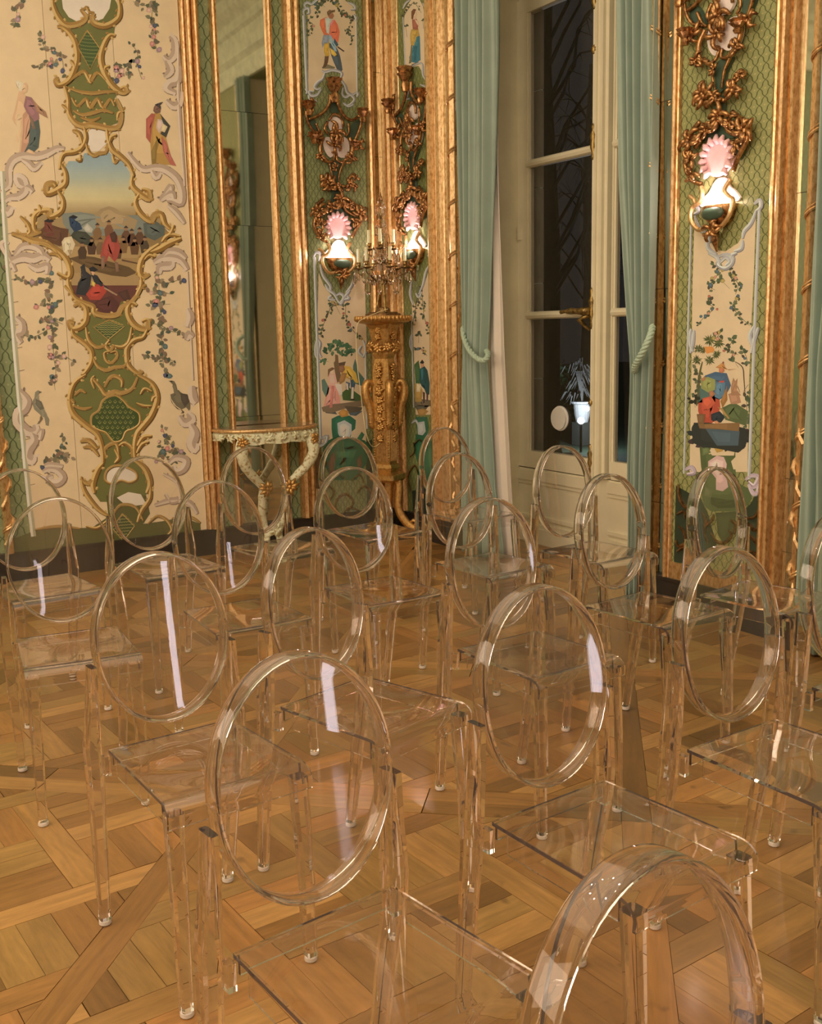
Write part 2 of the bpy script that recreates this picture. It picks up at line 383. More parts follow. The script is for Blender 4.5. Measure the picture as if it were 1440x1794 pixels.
for i in range(-6, 6):
    for j in range(-6, 6):
        p0, q0 = OP + i * PER, OQ + j * PER
        a0, a1, b0, b1 = p0 + BW, p0 + PER - BW, q0 + BW / 2, q0 + PER - BW / 2
        # frame boards: a double board across, a single board lengthwise, with pointed mitres
        planks.append((rect(p0 - BW, p0 + PER - BW, q0 - BW / 2, q0 + BW / 2), 0.0))
        for k in range(2):
            for h_ in range(2):
                s0, s1 = b0 + (b1 - b0) * (.5 * h_), b0 + (b1 - b0) * (.5 * h_ + .5)
                planks.append((rect(p0 - BW + k * BW + (BW * .0), p0 - BW + (k + 1) * BW, s0, s1), math.pi / 2))
        # lattice inside, at 45 degrees
        cp_, cq_ = (a0 + a1) / 2, (b0 + b1) / 2
        S = 4 * BW; R_ = range(-4, 5)
        cells = []
        for m1 in R_:
            for m2 in R_:
                x, y = m1 * S - BW / 2, m2 * S - BW / 2
                if (m1 + m2) % 2 == 0: cells += [((x - 3 * BW, y, x + 4 * BW, y + BW), 0)]
                else: cells += [((x, y - 3 * BW, x + BW, y + 4 * BW), 1)]
                for k in range(3):
                    if (m1 + m2) % 2 == 0: cells.append(((x + BW, y + BW * (1 + k), x + 4 * BW, y + BW * (2 + k)), 0))
                    else: cells.append(((x + BW * (1 + k), y + BW, x + BW * (2 + k), y + 4 * BW), 1))
        for (xa, ya, xb, yb), o in cells:
            poly = [(cp_ + (x - y) * S2, cq_ + (x + y) * S2) for x, y in ((xa, ya), (xb, ya), (xb, yb), (xa, yb))]
            for a, b, c in ((1, 0, a1), (-1, 0, -a0), (0, 1, b1), (0, -1, -b0)): 
                poly = clip(poly, a, b, c) if poly else poly
            if len(poly) >= 3: planks.append((poly, math.pi / 4 + o * math.pi / 2))
wood_cols = [C(144, 94, 42), C(134, 84, 36), C(157, 103, 48), C(126, 78, 32), C(149, 92, 40), C(140, 94, 42), C(112, 70, 28)]
def plank_geo(poly, zt):
    c = Vector((sum(p[0] for p in poly) / len(poly), sum(p[1] for p in poly) / len(poly)))
    w_ = []
    for p in poly:
        d = Vector(p) - c; d = d * (1 - min(.3, (.0016) / max(d.length, .002))); q = c + d
        w_.append(PV * q.x + QV * q.y)
    n = len(w_)
    vs = [(p.x, p.y, zt) for p in w_] + [(p.x, p.y, -.012) for p in w_]
    up = (w_[1] - w_[0]).cross(w_[2] - w_[1]) > 0
    top = tuple(range(n)) if up else tuple(range(n - 1, -1, -1))
    fs = [top] + [(i, (i + 1) % n, n + (i + 1) % n, n + i)[::(-1 if up else 1)] for i in range(n)]
    return vs, fs
def plank_obj(name, items, parent):
    mb = MB(); uv = []
    for poly, ang in items:
        vs, fs = plank_geo(poly, -rnd.random() * .0012)
        t = rnd.choice(wood_cols); k = .88 + .24 * rnd.random()
        mb.add(vs, fs, tuple(min(.9, x * k) for x in t))
        d = PV * math.cos(ang) + QV * math.sin(ang); e = Vector((-d.y, d.x)); ou, ov = rnd.random() * 40, rnd.random() * 40
        for f in fs:
            for i in f: uv += [vs[i][0] * d.x + vs[i][1] * d.y + ou, vs[i][0] * e.x + vs[i][1] * e.y + ov]
    o = mb.build(name, WOOD, parent)
    l = o.data.uv_layers.new(name='UVMap'); l.data.foreach_set('uv', uv)
    return o
def area2(p): return abs(sum(p[i][0] * p[(i + 1) % len(p)][1] - p[(i + 1) % len(p)][0] * p[i][1] for i in range(len(p)))) / 2
seen, rest = [], []
for poly, ang in planks:
    c = (sum(p[0] for p in poly) / len(poly), sum(p[1] for p in poly) / len(poly))
    w_ = PV * c[0] + QV * c[1]
    if not (X0 - .3 < w_.x < XB + .85 and Y0 - .3 < w_.y < YA + .2) or area2(poly) < .0006: continue
    if w_.x > XB + .1 and not (W0 - .3 < w_.y < W1 + .3): continue
    d = Vector((w_.x, w_.y, -H)); z_ = d.dot(CF)
    u, v = (720 + F * d.dot(CR) / z_, 897 - F * d.dot(CU) / z_) if z_ > .3 else (-9999, -9999)
    if -60 < u < 1500 and 900 < v < 1840: seen.append((-area2(poly) / (d.length ** 3), poly, ang))
    else: rest.append((poly, ang))
seen.sort(key=lambda q: q[0])
for _, poly, ang in seen[:296]: plank_obj('plank', [(poly, ang)], fl)
o = plank_obj('far_planks', [(p, a) for _, p, a in seen[296:]] + rest, fl); o['kind'] = 'stuff'
# ================================================================ gilt frames, mirrors, window, curtains
WZ = lambda u, v: WA(u, v).x
BY = lambda u, v: WB(u, v).y
def on_a(t, d, z): return (t, YA - d, z)
def on_b(t, d, z): return (XB - d, t, z)
WIDE = [(0, 0), (0, .018), (.05, .026), (.13, .030), (.17, .020), (.20, .034), (.26, .044), (.33, .047), (.40, .044), (.45, .034), (.48, .022), (.52, .040), (.58, .052), (.65, .055), (.72, .050), (.77, .034), (.80, .024), (.84, .030), (.90, .024), (1, .008), (1, 0)]
NARROW = [(0, 0), (0, .016), (.15, .026), (.38, .030), (.55, .024), (.62, .014), (.72, .020), (.86, .018), (1, .006), (1, 0)]
TWO = [(0, 0), (0, .022), (.10, .038), (.26, .046), (.40, .040), (.47, .020), (.53, .016), (.60, .026), (.72, .032), (.86, .026), (.94, .012), (1, .008), (1, 0)]
trim_n = [2]
def moulding(fn, a, b, prof, z0=.165, z1=3.52, depth=1.0):
    vs = [fn(a + (b - a) * f, d * depth * 1.45 + .0005, z) for z in (z0, z1) for f, d in prof]; n = len(prof)
    fs = [(i, i + 1, n + i + 1, n + i) for i in range(n - 1)] + [tuple(range(n)), tuple(range(n, 2 * n))]
    trim_n[0] += 1
    return tag(MB().add(vs, fs).build('trim_%d' % trim_n[0], GOLD), kind='structure')
xA1, xA1b, xg1, xm1, xm2, xg2, xA2, xA2b, xA3, xA3b = 2.311, 2.432, 2.502, 2.546, 2.860, 2.904, 2.978, 3.096, 3.545, 3.607
moulding(on_a, xA1, xA1b, WIDE); moulding(on_a, xg1, xm1, NARROW, z1=3.5); moulding(on_a, xm2, xg2, NARROW, z1=3.5)
moulding(on_a, xA2, xA2b, TWO); moulding(on_a, xA3, xA3b, TWO)
yB0, yB0b, yB1, yB1b, yB2, yB2b, yB3, yB3b = 6.128, 6.034, 5.672, 5.524, 3.621, 3.575, 3.054, 2.939
moulding(on_b, yB0, yB0b, TWO); moulding(on_b, yB1, yB1b, TWO); moulding(on_b, yB2, yB2b, NARROW); moulding(on_b, yB3, yB3b, WIDE)
# rounded gilt post filling the corner
mb = MB(); pr = [(3.672, YA)] + [(3.672 + .028 * (1 - math.cos(t)) - .012 * math.sin(t), YA - .072 * math.sin(t)) for t in (.3, .7, 1.1, 1.57)] + [(XB, YA - .072)]
vs = [(x, y, z) for z in (.165, 3.52) for x, y in pr]; n = len(pr)
mb.add(vs, [(i, i + 1, n + i + 1, n + i) for i in range(n - 1)] + [tuple(range(n)), tuple(range(n, 2 * n))])
trim_n[0] += 1; tag(mb.build('trim_%d' % trim_n[0], GOLD), kind='structure')
# gilt rods wound with a ribbon
def ribbon_rod(fn, t, d, r=.024, z0=.165, z1=3.52, turn=.30, hand=1):
    mb = MB(); n = 10; L = int((z1 - z0) / .06); vs = []
    for i in range(L + 1):
        z = z0 + (z1 - z0) * i / L
        for k in range(n):
            a = 2 * math.pi * k / n; q = r * (1 if k % 2 else .82)
            vs.append(fn(t + q * math.cos(a), d + q * math.sin(a), z))
    mb.add(vs, [(i * n + k, i * n + (k + 1) % n, (i + 1) * n + (k + 1) % n, (i + 1) * n + k) for i in range(L) for k in range(n)])
    M_ = int((z1 - z0) / turn); 
    for j in range(M_):
        zc = z0 + (j + .5) * turn; pts = []
        for s in range(9):
            a = math.pi * (-.05 + 1.1 * s / 8); pts.append(fn(t - hand * (r + .003) * math.cos(a), d + (r + .003) * math.sin(a), zc - .028 + .056 * s / 8))
        mb.tube(pts, .0065, 5); mb.tube([(Vector(p) + Vector((0, 0, .014))) for p in pts], .0045, 5)
    # carved leaves winding round the foot
    for j in range(7):
        zc = z0 + .03 + j * .11; a0 = (j % 2) * 1.6 + .3
        pts = [fn(t - (r + .012 * math.sin(s * 1.2)) * math.cos(a0 + s * .55), d + (r + .012 * math.sin(s * 1.2)) * math.sin(max(0, min(3.1, a0 + s * .55))), zc + s * .03) for s in range(4)]
        mb.tube(pts, [.004, .011, .010, .003], 5)
    trim_n[0] += 1
    return tag(mb.build('trim_%d' % trim_n[0], GOLD, shade=False), kind='structure')
ribbon_rod(on_b, 5.405, .035, hand=-1); ribbon_rod(on_b, 3.728, .035); ribbon_rod(on_b, 2.832, .035, hand=-1); ribbon_rod(on_a, 1.115, .035)

# ---------------------------------------------------------------- mirrors: three old panes above one another, never quite in line
def mirror(name, fn, a, b, cuts, label, tilts, out, yaw=0.0):
    zs = [.165] + cuts + [3.52]; c = (a + b) / 2
    t_ = thing(name, label, 'mirror', fn(c, 0, .165))
    MB().box(*[tuple(f(p, q) for p, q in zip(fn(a, .0005, .166), fn(b, .0025, 3.519))) for f in (min, max)]).build('backing_board', DARK, t_)
    for i in range(len(zs) - 1):
        z0, z1 = zs[i] + .0012, zs[i + 1] - .0012; k = tilts[i % len(tilts)]
        q_ = .0045 + abs(yaw); d0, d1 = q_ + k[0], q_ - k[0]; e0, e1 = k[1] + yaw, -k[1] - yaw
        P = [fn(a, d0 + e0, z0), fn(b, d0 + e1, z0), fn(b, d1 + e1, z1), fn(a, d1 + e0, z1)]
        nrm = Vector(out) * -.002
        vs = P + [tuple(Vector(p) + nrm) for p in P]
        fs = [(0, 1, 2, 3), (7, 6, 5, 4), (0, 4, 5, 1), (1, 5, 6, 2), (2, 6, 7, 3), (3, 7, 4, 0)]
        MB().add(vs, fs).build('mirror_pane', MIRROR, t_)
    return t_
T0 = [(0, 0), (.0006, .0002), (-.0004, -.0003), (.0005, .0001)]
mirror('wall_mirror', on_a, xm1, xm2, [.86, 2.045, 2.72], 'tall narrow mirror above the carved console table, reflecting a green curtain', T0, (0, -1, 0), -.0028)
mirror('wall_mirror', on_a, xA3b, 3.672, [2.08, 2.52, 3.05], 'narrow mirror strip on the left of the gilt corner post behind the candelabrum', T0[::-1], (0, -1, 0))
mirror('wall_mirror', on_b, 6.178, yB0, [2.08, 2.52, 3.05], 'narrow mirror strip on the right of the gilt corner post behind the candelabrum', T0, (-1, 0, 0))
mirror('wall_mirror', on_b, 5.524, 5.375, [2.05, 2.72], 'mirror strip between wide gilt frame and ribbon rod left of the green curtain', T0, (-1, 0, 0))
mirror('wall_mirror', on_b, 3.752, 3.621, [.52, 1.55, 2.4], 'mirror strip just right of the right green window curtain', T0[::-1], (-1, 0, 0))
mirror('wall_mirror', on_b, 2.939, 2.80, [.40, .72, 1.9], 'mirror strip at the right edge of the photo beside the wide gilt frame', T0, (-1, 0, 0))

# ---------------------------------------------------------------- window
XW = 4.20; WP = Plane(0, XW, -1)
PAINTW = simple('window_paint', C(206, 174, 128), rough=.42, var=.06, scale=5, bump=.04)
STONE = simple('stone_reveal', C(146, 122, 92), rough=.8, var=.12, scale=6, bump=.15)
GLASSW = glassy('window_glass', (1, 1, 1), 1.45)
WY = lambda u, v: WP(u, v).y
WH = lambda u, v: WP(u, v).z
yl, ygl, ygr = WY(908, 400), WY(926, 400), WY(1043, 400)       # hinge line, glass left, glass right of the left sash
ym0, ym1 = WY(1044, 400), WY(1072, 400); yr = 2 * (ym0 + ym1) / 2 - yl
yg2 = WY(1077, 400); yr2 = (ym0 + ym1) - ygl
zmu, zmm, zgb, zsb, zgt = WH(930, 287), WH(980, 551), WH(980, 796), WH(980, 826), WH(925, 23)
wn = thing('window_1', None, None, (XW, (yl + yr) / 2, 0)); wn['kind'] = 'structure'
def bb(x0, x1, y0, y1, z0, z1): return ((min(x0, x1), min(y0, y1), z0), (max(x0, x1), max(y0, y1), z1))
mb = MB()                                                       # panelled lining of the recess
for yo, yi, sg in ((W1, yl, 1), (W0, yr, -1)):
    vs = [(x, y, z) for z in (0, WT) for x, y in ((XB - .002, yo - sg * .006), (XB + .10, yo - sg * .006), (XW + .03, yi), (XW + .03, yi + sg * .04), (XB + .10, yo + sg * .05), (XB + .095, yo - sg * .001), (XB - .002, yo - sg * .001))]
    mb = MB(); mb.add(vs, [tuple(range(7)), tuple(range(13, 6, -1))] + [(i, 7 + i, 7 + (i + 1) % 7, (i + 1) % 7) for i in range(7)]); mb.build('recess_lining', PAINTW, wn)
mb = MB().box(*bb(XW + .005, XW + .08, yl - .0, yl + .055, .02, WT)).box(*bb(XW + .005, XW + .08, yr - .055, yr, .02, WT)).box(*bb(XW + .005, XW + .08, yr, yl, zgt + .09, WT))
mb.build('outer_frame', PAINTW, wn)
def sash(name, y0, y1, g0, g1):
    """y0/g0 outer edge and glass edge at the hinge, y1/g1 at the meeting side"""
    s_ = MB().box(*bb(XW - .012, XW + .045, y0, g0, zsb, zgt + .085)).box(*bb(XW - .012, XW + .045, g1, y1, zsb, zgt + .085))
    s_.box(*bb(XW - .012, XW + .045, g0, g1, zsb, zgb)).box(*bb(XW - .012, XW + .045, g0, g1, zgt, zgt + .085))
    so = s_.build(name, PAINTW, wn)
    for zz in (zmu, zmm):
        h = .024; pr_ = [(-.030, 0), (-.022, .016), (-.005, h), (.03, h), (.03, -h), (-.005, -h), (-.022, -.016)]
        vs = [(XW + dx, y, zz + dz) for y in (g0, g1) for dx, dz in pr_]
        MB().add(vs, [(i, (i + 1) % 7, 7 + (i + 1) % 7, 7 + i) for i in range(7)] + [tuple(range(7)), tuple(range(13, 6, -1))]).build('glazing_bar', PAINTW, so)
    zs = [zgb, zmm - .024, zmm + .024, zmu - .024, zmu + .024, zgt]
    for i in range(3):
        MB().box(*bb(XW + .010, XW + .014, g0, g1, zs[2 * i], zs[2 * i + 1])).build('pane', GLASSW, so)
    # bead round the glass
    b_ = MB()
    for i in range(3):
        for (a0, a1, c0, c1) in ((g0, g0 + (.014 if g1 > g0 else -.014), zs[2 * i], zs[2 * i + 1]), (g1, g1 + (-.014 if g1 > g0 else .014), zs[2 * i], zs[2 * i + 1])):
            b_.box(*bb(XW - .004, XW + .012, a0, a1, c0, c1))
    b_.build('glazing_bead', PAINTW, so)
    return so
s1 = sash('sash', yl, ym0 + .012, ygl, ygr); s2 = sash('sash', yr, ym1 - .012, yr2, yg2)
mb = MB(); c_ = (ym0 + ym1) / 2
for a, b, d in ((.062, .040, .028), (.040, .020, .048), (.020, -.02, .036), (-.02, -.036, .052), (-.036, -.060, .030)):
    mb.box(*bb(XW - d, XW + .03, c_ + a, c_ + b, zsb, WT))
mb.build('meeting_stile', PAINTW, wn)
# wainscot panel below the sashes
z1w = zsb - .008; mb = MB().box(*bb(XW - .004, XW + .06, yr, yl + .05, .0, z1w))
for (ya, yb) in ((yl + .03, c_ + .05), (c_ - .05, yr)):
    mb.box(*bb(XW - .022, XW, ya, yb, z1w - .075, z1w - .01)).box(*bb(XW - .013, XW, ya, yb, z1w - .10, z1w - .075))
    mb.box(*bb(XW - .018, XW, ya, yb, .155, .178)).box(*bb(XW - .028, XW, ya, yb, .0, .10)).box(*bb(XW - .022, XW, ya, yb, .10, .125))
mb.build('wainscot', PAINTW, wn)
mb = MB()                                                        # small panel in the lining beside the wainscot
def lp_(t, z, d): x = XB + .10 + (XW - XB - .10) * t; return (x - d * .6, W1 + (yl - W1) * t - d, z)
for t0, t1, z0, z1 in ((.30, .80, .19, .205), (.30, .80, .47, .485), (.30, .33, .19, .485), (.77, .80, .19, .485), (.02, .98, .55, .60), (.02, .98, .10, .13)):
    vs = [lp_(t, z, d) for d in (-.004, .010) for t, z in ((t0, z0), (t1, z0), (t1, z1), (t0, z1))]
    mb.add(vs, [(0, 1, 2, 3), (7, 6, 5, 4), (0, 4, 5, 1), (1, 5, 6, 2), (2, 6, 7, 3), (3, 7, 4, 0)])
mb.build('lining_moulding', PAINTW, wn)
# hinges and the espagnolette
for v in (60, 300, 540, 772):
    q = WP(907.5, v, .02); MB().tube([(XW - .018, yl, q.z - .085), (XW - .018, yl, q.z + .085)], .009, 8).build('hinge', PAINTW, wn)
eb = MB(); ye = WY(1048, 400)
eb.tube([(XW - .040, ye, WH(1042, 815)), (XW - .040, ye, WT)], .008, 8)
eb.build('espagnolette_rod', PAINTW, wn)
for v, hh in ((4, .05), (90, .025), (250, .10), (540, .12), (705, .02), (803, .09)):
    z = WP(1046, v).z
    MB().lathe([(.006, -hh), (.013, -hh * .85), (.010, -hh * .6), (.020, -hh * .3), (.016, 0), (.021, hh * .35), (.010, hh * .6), (.014, hh * .85), (.005, hh)], (XW - .042, ye, z), 10).build('bolt_guide', BRASS, wn, shade=True)
z = WH(1040, 545)
hd = MB().tube([(XW - .06, ye, z), (XW - .075, ye + .03, z), (XW - .078, ye + .09, z + .002), (XW - .078, ye + .15, z + .004), (XW - .078, ye + .20, z + .002), (XW - .078, ye + .235, z)], [.022, .026, .016, .020, .010, .013], 10)
hd.tube([(XW - .05, ye + .02, z - .02), (XW - .06, ye + .09, z - .05), (XW - .05, ye + .015, z - .11)], [.02, .02, .008], 8)
hd.build('window_handle', BRASS, wn, shade=True)
MB().box(*bb(XW - .03, XW - .005, WY(915, 408) - .012, WY(915, 408) + .012, WH(914, 421), WH(914, 397))).build('stay_block', PAINTW, wn)
# round white sensor stuck to the pane
q = WP(980, 733); t_ = thing('window_sensor', 'round white sensor disc stuck to the lower window pane', 'sensor', (XW + .008, q.y, q.z))
def disc(r, x0, x1, n=28): 
    vs = [(x, q.y + r * math.cos(2 * math.pi * k / n), q.z + r * math.sin(2 * math.pi * k / n)) for x in (x0, x1) for k in range(n)]
    return MB().add(vs, [(k, (k + 1) % n, n + (k + 1) % n, n + k) for k in range(n)] + [tuple(range(n)), tuple(range(2 * n - 1, n - 1, -1))])
SENS = simple('sensor_plastic', C(212, 192, 150), rough=.35, var=.02)
disc(.070, XW - .012, XW + .0095).build('disc_body', SENS, t_); disc(.078, XW + .0025, XW + .0097).build('suction_rim', SENS, t_)
# stone blocks of the outer reveal, seen through the glass
rv = thing('trim_40', None, None, (XW + .09, W1 + .30, 0)); rv['kind'] = 'structure'
RP = Plane(1, WY(928, 400) + .005, -1)
XE = RP(953, 400).x
js = [-.3] + [WP(940, v).z * 1.0 for v in (665, 495, 325, 150)] + [WT + .3]
for i in range(5):
    MB().box((XW + .09, RP.d, js[i] + .003), (XE, RP.d + .3, js[i + 1] - .003)).build('stone_block', STONE, rv)
MB().box((XW + .095, RP.d + .004, -.3), (XE - .004, RP.d + .29, WT + .3)).build('mortar', simple('mortar', C(196, 180, 150), rough=.8), rv)

# ---------------------------------------------------------------- curtains
VELVET = simple('green_curtain_cloth', (.32, .43, .385), rough=.55, var=.07, scale=7, bump=.05)
SHEER = simple('white_lining_cloth', (.74, .70, .66), rough=.7, var=.03, scale=8, bump=.06)
CORD = simple('tieback_cord', C(150, 148, 112), rough=.5, var=.15, scale=120)
def drape(name, edge, folds, amp, x_mid, mat, parent=None, nz=40, ns=90, z_top=3.46, phase=0.0):
    """edge(z) -> (y left, y right, gather 0..1)"""
    mb = MB(); vs = []
    for i in range(nz + 1):
        z = .012 + (z_top - .012) * i / nz; a, b, g = edge(z)
        for j in range(ns + 1):
            s = j / ns; w_ = math.sin(2 * math.pi * folds * s + phase + .25 * math.sin(z * 2 + s * 5)) + .35 * math.sin(2 * math.pi * (folds * 2.3 * s) + z)
            vs.append((x_mid - amp * (1 - .45 * g) * w_ + .035 * g * (1 - abs(2 * s - 1)) * -1, a + (b - a) * s, z))
    k = ns + 1
    mb.add(vs, [(i * k + j, i * k + j + 1, (i + 1) * k + j + 1, (i + 1) * k + j) for i in range(nz) for j in range(ns)])
    o = mb.build(name, mat, parent, shade=True)
    md = o.modifiers.new('cloth_thickness', 'SOLIDIFY'); md.thickness = .004
    return o
CP = Plane(0, 3.64, -1)
def edge_px(tab):
    rows = sorted((CP((a + b) / 2, v).z, CP(a, v).y, CP(b, v).y, g) for v, a, b, g in tab)
    def f(z):
        if z <= rows[0][0]: return rows[0][1:]
        for p, q in zip(rows, rows[1:]):
            if z <= q[0]:
                t = (z - p[0]) / (q[0] - p[0]); t = t * t * (3 - 2 * t) if False else t
                return tuple(p[k] + (q[k] - p[k]) * t for k in (1, 2, 3))
        return rows[-1][1:]
    return f
eL = edge_px([(-60, 805, 867, 0), (100, 806, 867, 0), (300, 809, 864, .15), (450, 812, 860, .4), (560, 813, 857, .7), (625, 815, 853, 1), (660, 814, 855, .9), (760, 814, 861, .6), (850, 813, 866, .5), (955, 812, 878, .45)])
cl = thing('window_curtain', 'tied-back green curtain on the left of the window, beside the white drape', 'curtain', (3.64, 5.2, 0), 'tied green curtains')
drape('curtain_cloth', eL, 5, .035, 3.635, VELVET, cl, z_top=3.515)
eR = edge_px([(-60, 1088, 1152, 0), (100, 1090, 1150, 0), (300, 1093, 1149, .1), (450, 1100, 1147, .4), (560, 1106, 1145, .75), (635, 1111, 1144, 1), (680, 1111, 1142, .9), (800, 1108, 1138, .6), (900, 1107, 1136, .5), (1000, 1106, 1134, .45)])
cr = thing('window_curtain', 'tied-back green curtain on the right of the window, before the ribbon rod', 'curtain', (3.64, 3.87, 0), 'tied green curtains')
drape('curtain_cloth', eR, 4, .032, 3.635, VELVET, cr, phase=1.0, z_top=3.515)
c3 = thing('window_curtain', 'sliver of green curtain at the extreme right edge of the photo', 'curtain', (3.64, 2.6, 0), 'tied green curtains')
drape('curtain_cloth', lambda z: (2.79, 2.42 + .12 * math.exp(-((z - 1.15) / .4) ** 2), math.exp(-((z - 1.15) / .4) ** 2)), 5, .035, 3.635, VELVET, c3)
def tieback(pts, label):
    P = smooth([tuple(p) for p in pts], 8); mb = MB(); L = len(P); strands = 3
    for s in range(strands):
        path = []
        for i, p in enumerate(P):
            a, b = Vector(P[max(0, i - 1)]), Vector(P[min(L - 1, i + 1)]); d = (b - a).normalized()
            n1 = d.cross(Vector((1, 0, 0))).normalized(); n2 = d.cross(n1)
            t = i * .75 + 2 * math.pi * s / strands
            path.append(Vector(p) + (n1 * math.cos(t) + n2 * math.sin(t)) * .0085)
        mb.tube(path, .0095, 6)
    o = mb.build('tieback_rope', CORD, None, shade=True, origin=P[len(P) // 2]); tag(o, label, 'rope', 'curtain tieback ropes')
def tb(pts): return [Plane(0, 3.64 - d, -1)(u, v) for u, v, d in pts]
tieback(tb([(811, 574, .02), (813, 592, .06), (820, 610, .085), (831, 624, .095), (842, 631, .09), (851, 630, .075), (855, 621, .04), (852, 615, .0)]), 'twisted green rope tying back the left curtain')
tieback(tb([(1143, 572, .02), (1140, 585, .06), (1132, 604, .085), (1122, 624, .09), (1114, 638, .08), (1112, 648, .06), (1117, 650, .02)]), 'twisted green rope tying back the right curtain')
SP = Plane(0, 3.69, -1)
CP_ = CP; CP = SP
eS = edge_px([(60, 866, 868, 0), (120, 865, 869, 0), (300, 863, 876, 0), (450, 861, 881, 0), (626, 860, 887, 0), (850, 869, 898, 0), (945, 875, 904, 0)])
wsx = thing('white_drape', 'narrow white drape hanging beside the left green curtain', 'curtain', (3.69, 5.0, 0))
drape('drape_cloth', eS, 1.3, .012, 3.69, SHEER, wsx, z_top=SP(867, 62).z); CP = CP_

# ---------------------------------------------------------------- the dark garden outside
GRASS = simple('night_lawn', (.012, .030, .014), rough=.9, var=.4, scale=6)
BARK = simple('night_bark', (.040, .036, .034), rough=.9, var=.3, scale=8)
tag(MB().box((XW + .6, -12, -.62), (42, 45, -.556)).build('garden_lawn', GRASS), 'dark night lawn outside the window', 'lawn', kind='stuff')
def at(u, v, x): return Plane(0, x, -1)(u, v)
def tree(label, u, x, r, seed):
    R2 = random.Random(seed); b = at(u, 760, x); t_ = thing('bare_tree', label, 'tree', (b.x, b.y, -.55))
    top = Vector((b.x, b.y, 7.5)); MB().tube([(b.x, b.y, -.5499), (b.x + .05, b.y, 2.5), (b.x, b.y + .1, 5), top], [r, r * .75, r * .55, r * .3], 8).build('trunk', BARK, t_)
    for k in range(26):
        z = 1.6 + R2.random() * 5; s = R2.choice((-1, 1)); L = 1.2 + R2.random() * 1.9
        p = [Vector((b.x, b.y, z))]
        for i in range(1, 7): p.append(p[0] + Vector(((R2.random() - .5) * .25, -s * L * i / 6 + (R2.random() - .5) * .1, .9 * math.sin(i / 6 * 2.6) * L * .55)))
        mb = MB().tube(p, [.030, .024, .018, .014, .010, .007, .004], 5)
        for q in p[2:6]:
            for e in range(2): mb.tube([q, q + Vector(((R2.random() - .5) * .3, -s * (.1 + .3 * R2.random()), (R2.random() - .6) * .9))], [.008, .003], 4)
        mb.build('branch', BARK, t_)
tree('bare dark tree seen through the left window pane, nearest the stone reveal', 962, 10.0, .16, 3)
tree('bare dark tree farther out, seen left of the window mullion', 1034, 17.5, .30, 5)
LEAF = simple('night_leaf', (.07, .20, .09), rough=.6, var=.3)
bs = at(966, 690, 12.6); t_ = thing('garden_bush', 'green bush in the lit patch of the night garden', 'bush', (bs.x, bs.y, -.55))
mb = MB()
for k in range(700):
    a, e, r = rnd.random() * 6.28, rnd.random() * 1.5, .30 + .75 * rnd.random()
    c = Vector((bs.x + r * .7 * math.cos(a) * math.cos(e), bs.y + .95 * r * math.sin(a) * math.cos(e), max(-.40, -.36 + 1.05 * r * math.sin(e) + .12))); d = Vector((rnd.random() - .5, rnd.random() - .5, rnd.random() - .5)) * .11; e_ = Vector((rnd.random() - .5, rnd.random() - .5, rnd.random() - .5)) * .06
    mb.add([c - d, c + e_, c + d, c - e_], [(0, 1, 2, 3)])
f_ = mb.build('foliage', LEAF, t_); f_['kind'] = 'stuff'
for k in range(5): MB().tube([(bs.x, bs.y, -.5499), (bs.x + .1 * k - .2, bs.y + .25 * k - .5, .0)], [.02, .012], 5).build('stem', BARK, t_)
pt = at(1020, 735, 11.6); t_ = thing('garden_urn', 'white stone planter lit by a ground spotlight in the garden', 'planter', (pt.x, pt.y, -.55))
za, zb_ = at(1020, 727, 11.6).z, at(1020, 703, 11.6).z
MB().box((pt.x - .12, pt.y - .12, -.5499), (pt.x + .12, pt.y + .12, za - .12)).build('pedestal', simple('dark_stone', (.05, .055, .05), rough=.8), t_)
MB().lathe([(.10, za - .12), (.13, za), (.15, zb_ - .05), (.19, zb_ - .03), (.19, zb_), (.15, zb_), (.13, zb_ - .03)], (pt.x, pt.y, 0), 16).build('planter_bowl', simple('white_stone_b', (.62, .63, .66), rough=.7), t_)
mb = MB(); pl_mat = simple('pale_leaf', (.20, .20, .20), rough=.6)
for k in range(60):
    a, h_ = rnd.random() * 6.28, rnd.random(); r = .06 + .20 * rnd.random()
    p = Vector((pt.x + r * math.cos(a), pt.y + .05 + r * math.sin(a), zb_ + .10 + h_ * .62)); mb.tube([p, p + Vector((.06 * math.cos(a), .10 * math.sin(a), -.14))], [.012, .003], 4)
for k in range(7): mb.tube([(pt.x, pt.y, zb_ - .02), (pt.x + .03 * k - .1, pt.y + .05, zb_ + .5)], [.01, .006], 4)
mb.build('planter_shrub', pl_mat, t_)
lp = at(1018, 737, 10.9); t_ = thing('garden_spotlight', 'small bright white spotlight on the lawn below the planter', 'lamp', (lp.x, lp.y, -.55))
MB().tube([(lp.x, lp.y, -.5499), (lp.x, lp.y, lp.z - .05)], .02, 8).build('spike', DARK, t_)
MB().ball(lp, .055, n=12, m_=8).build('lamp_lens', emit('spot_lens', (.85, .93, 1), 25), t_, shade=True)
point('garden_spot', (lp.x + .12, lp.y, lp.z + .18), 48, .04, (.85, .95, 1))
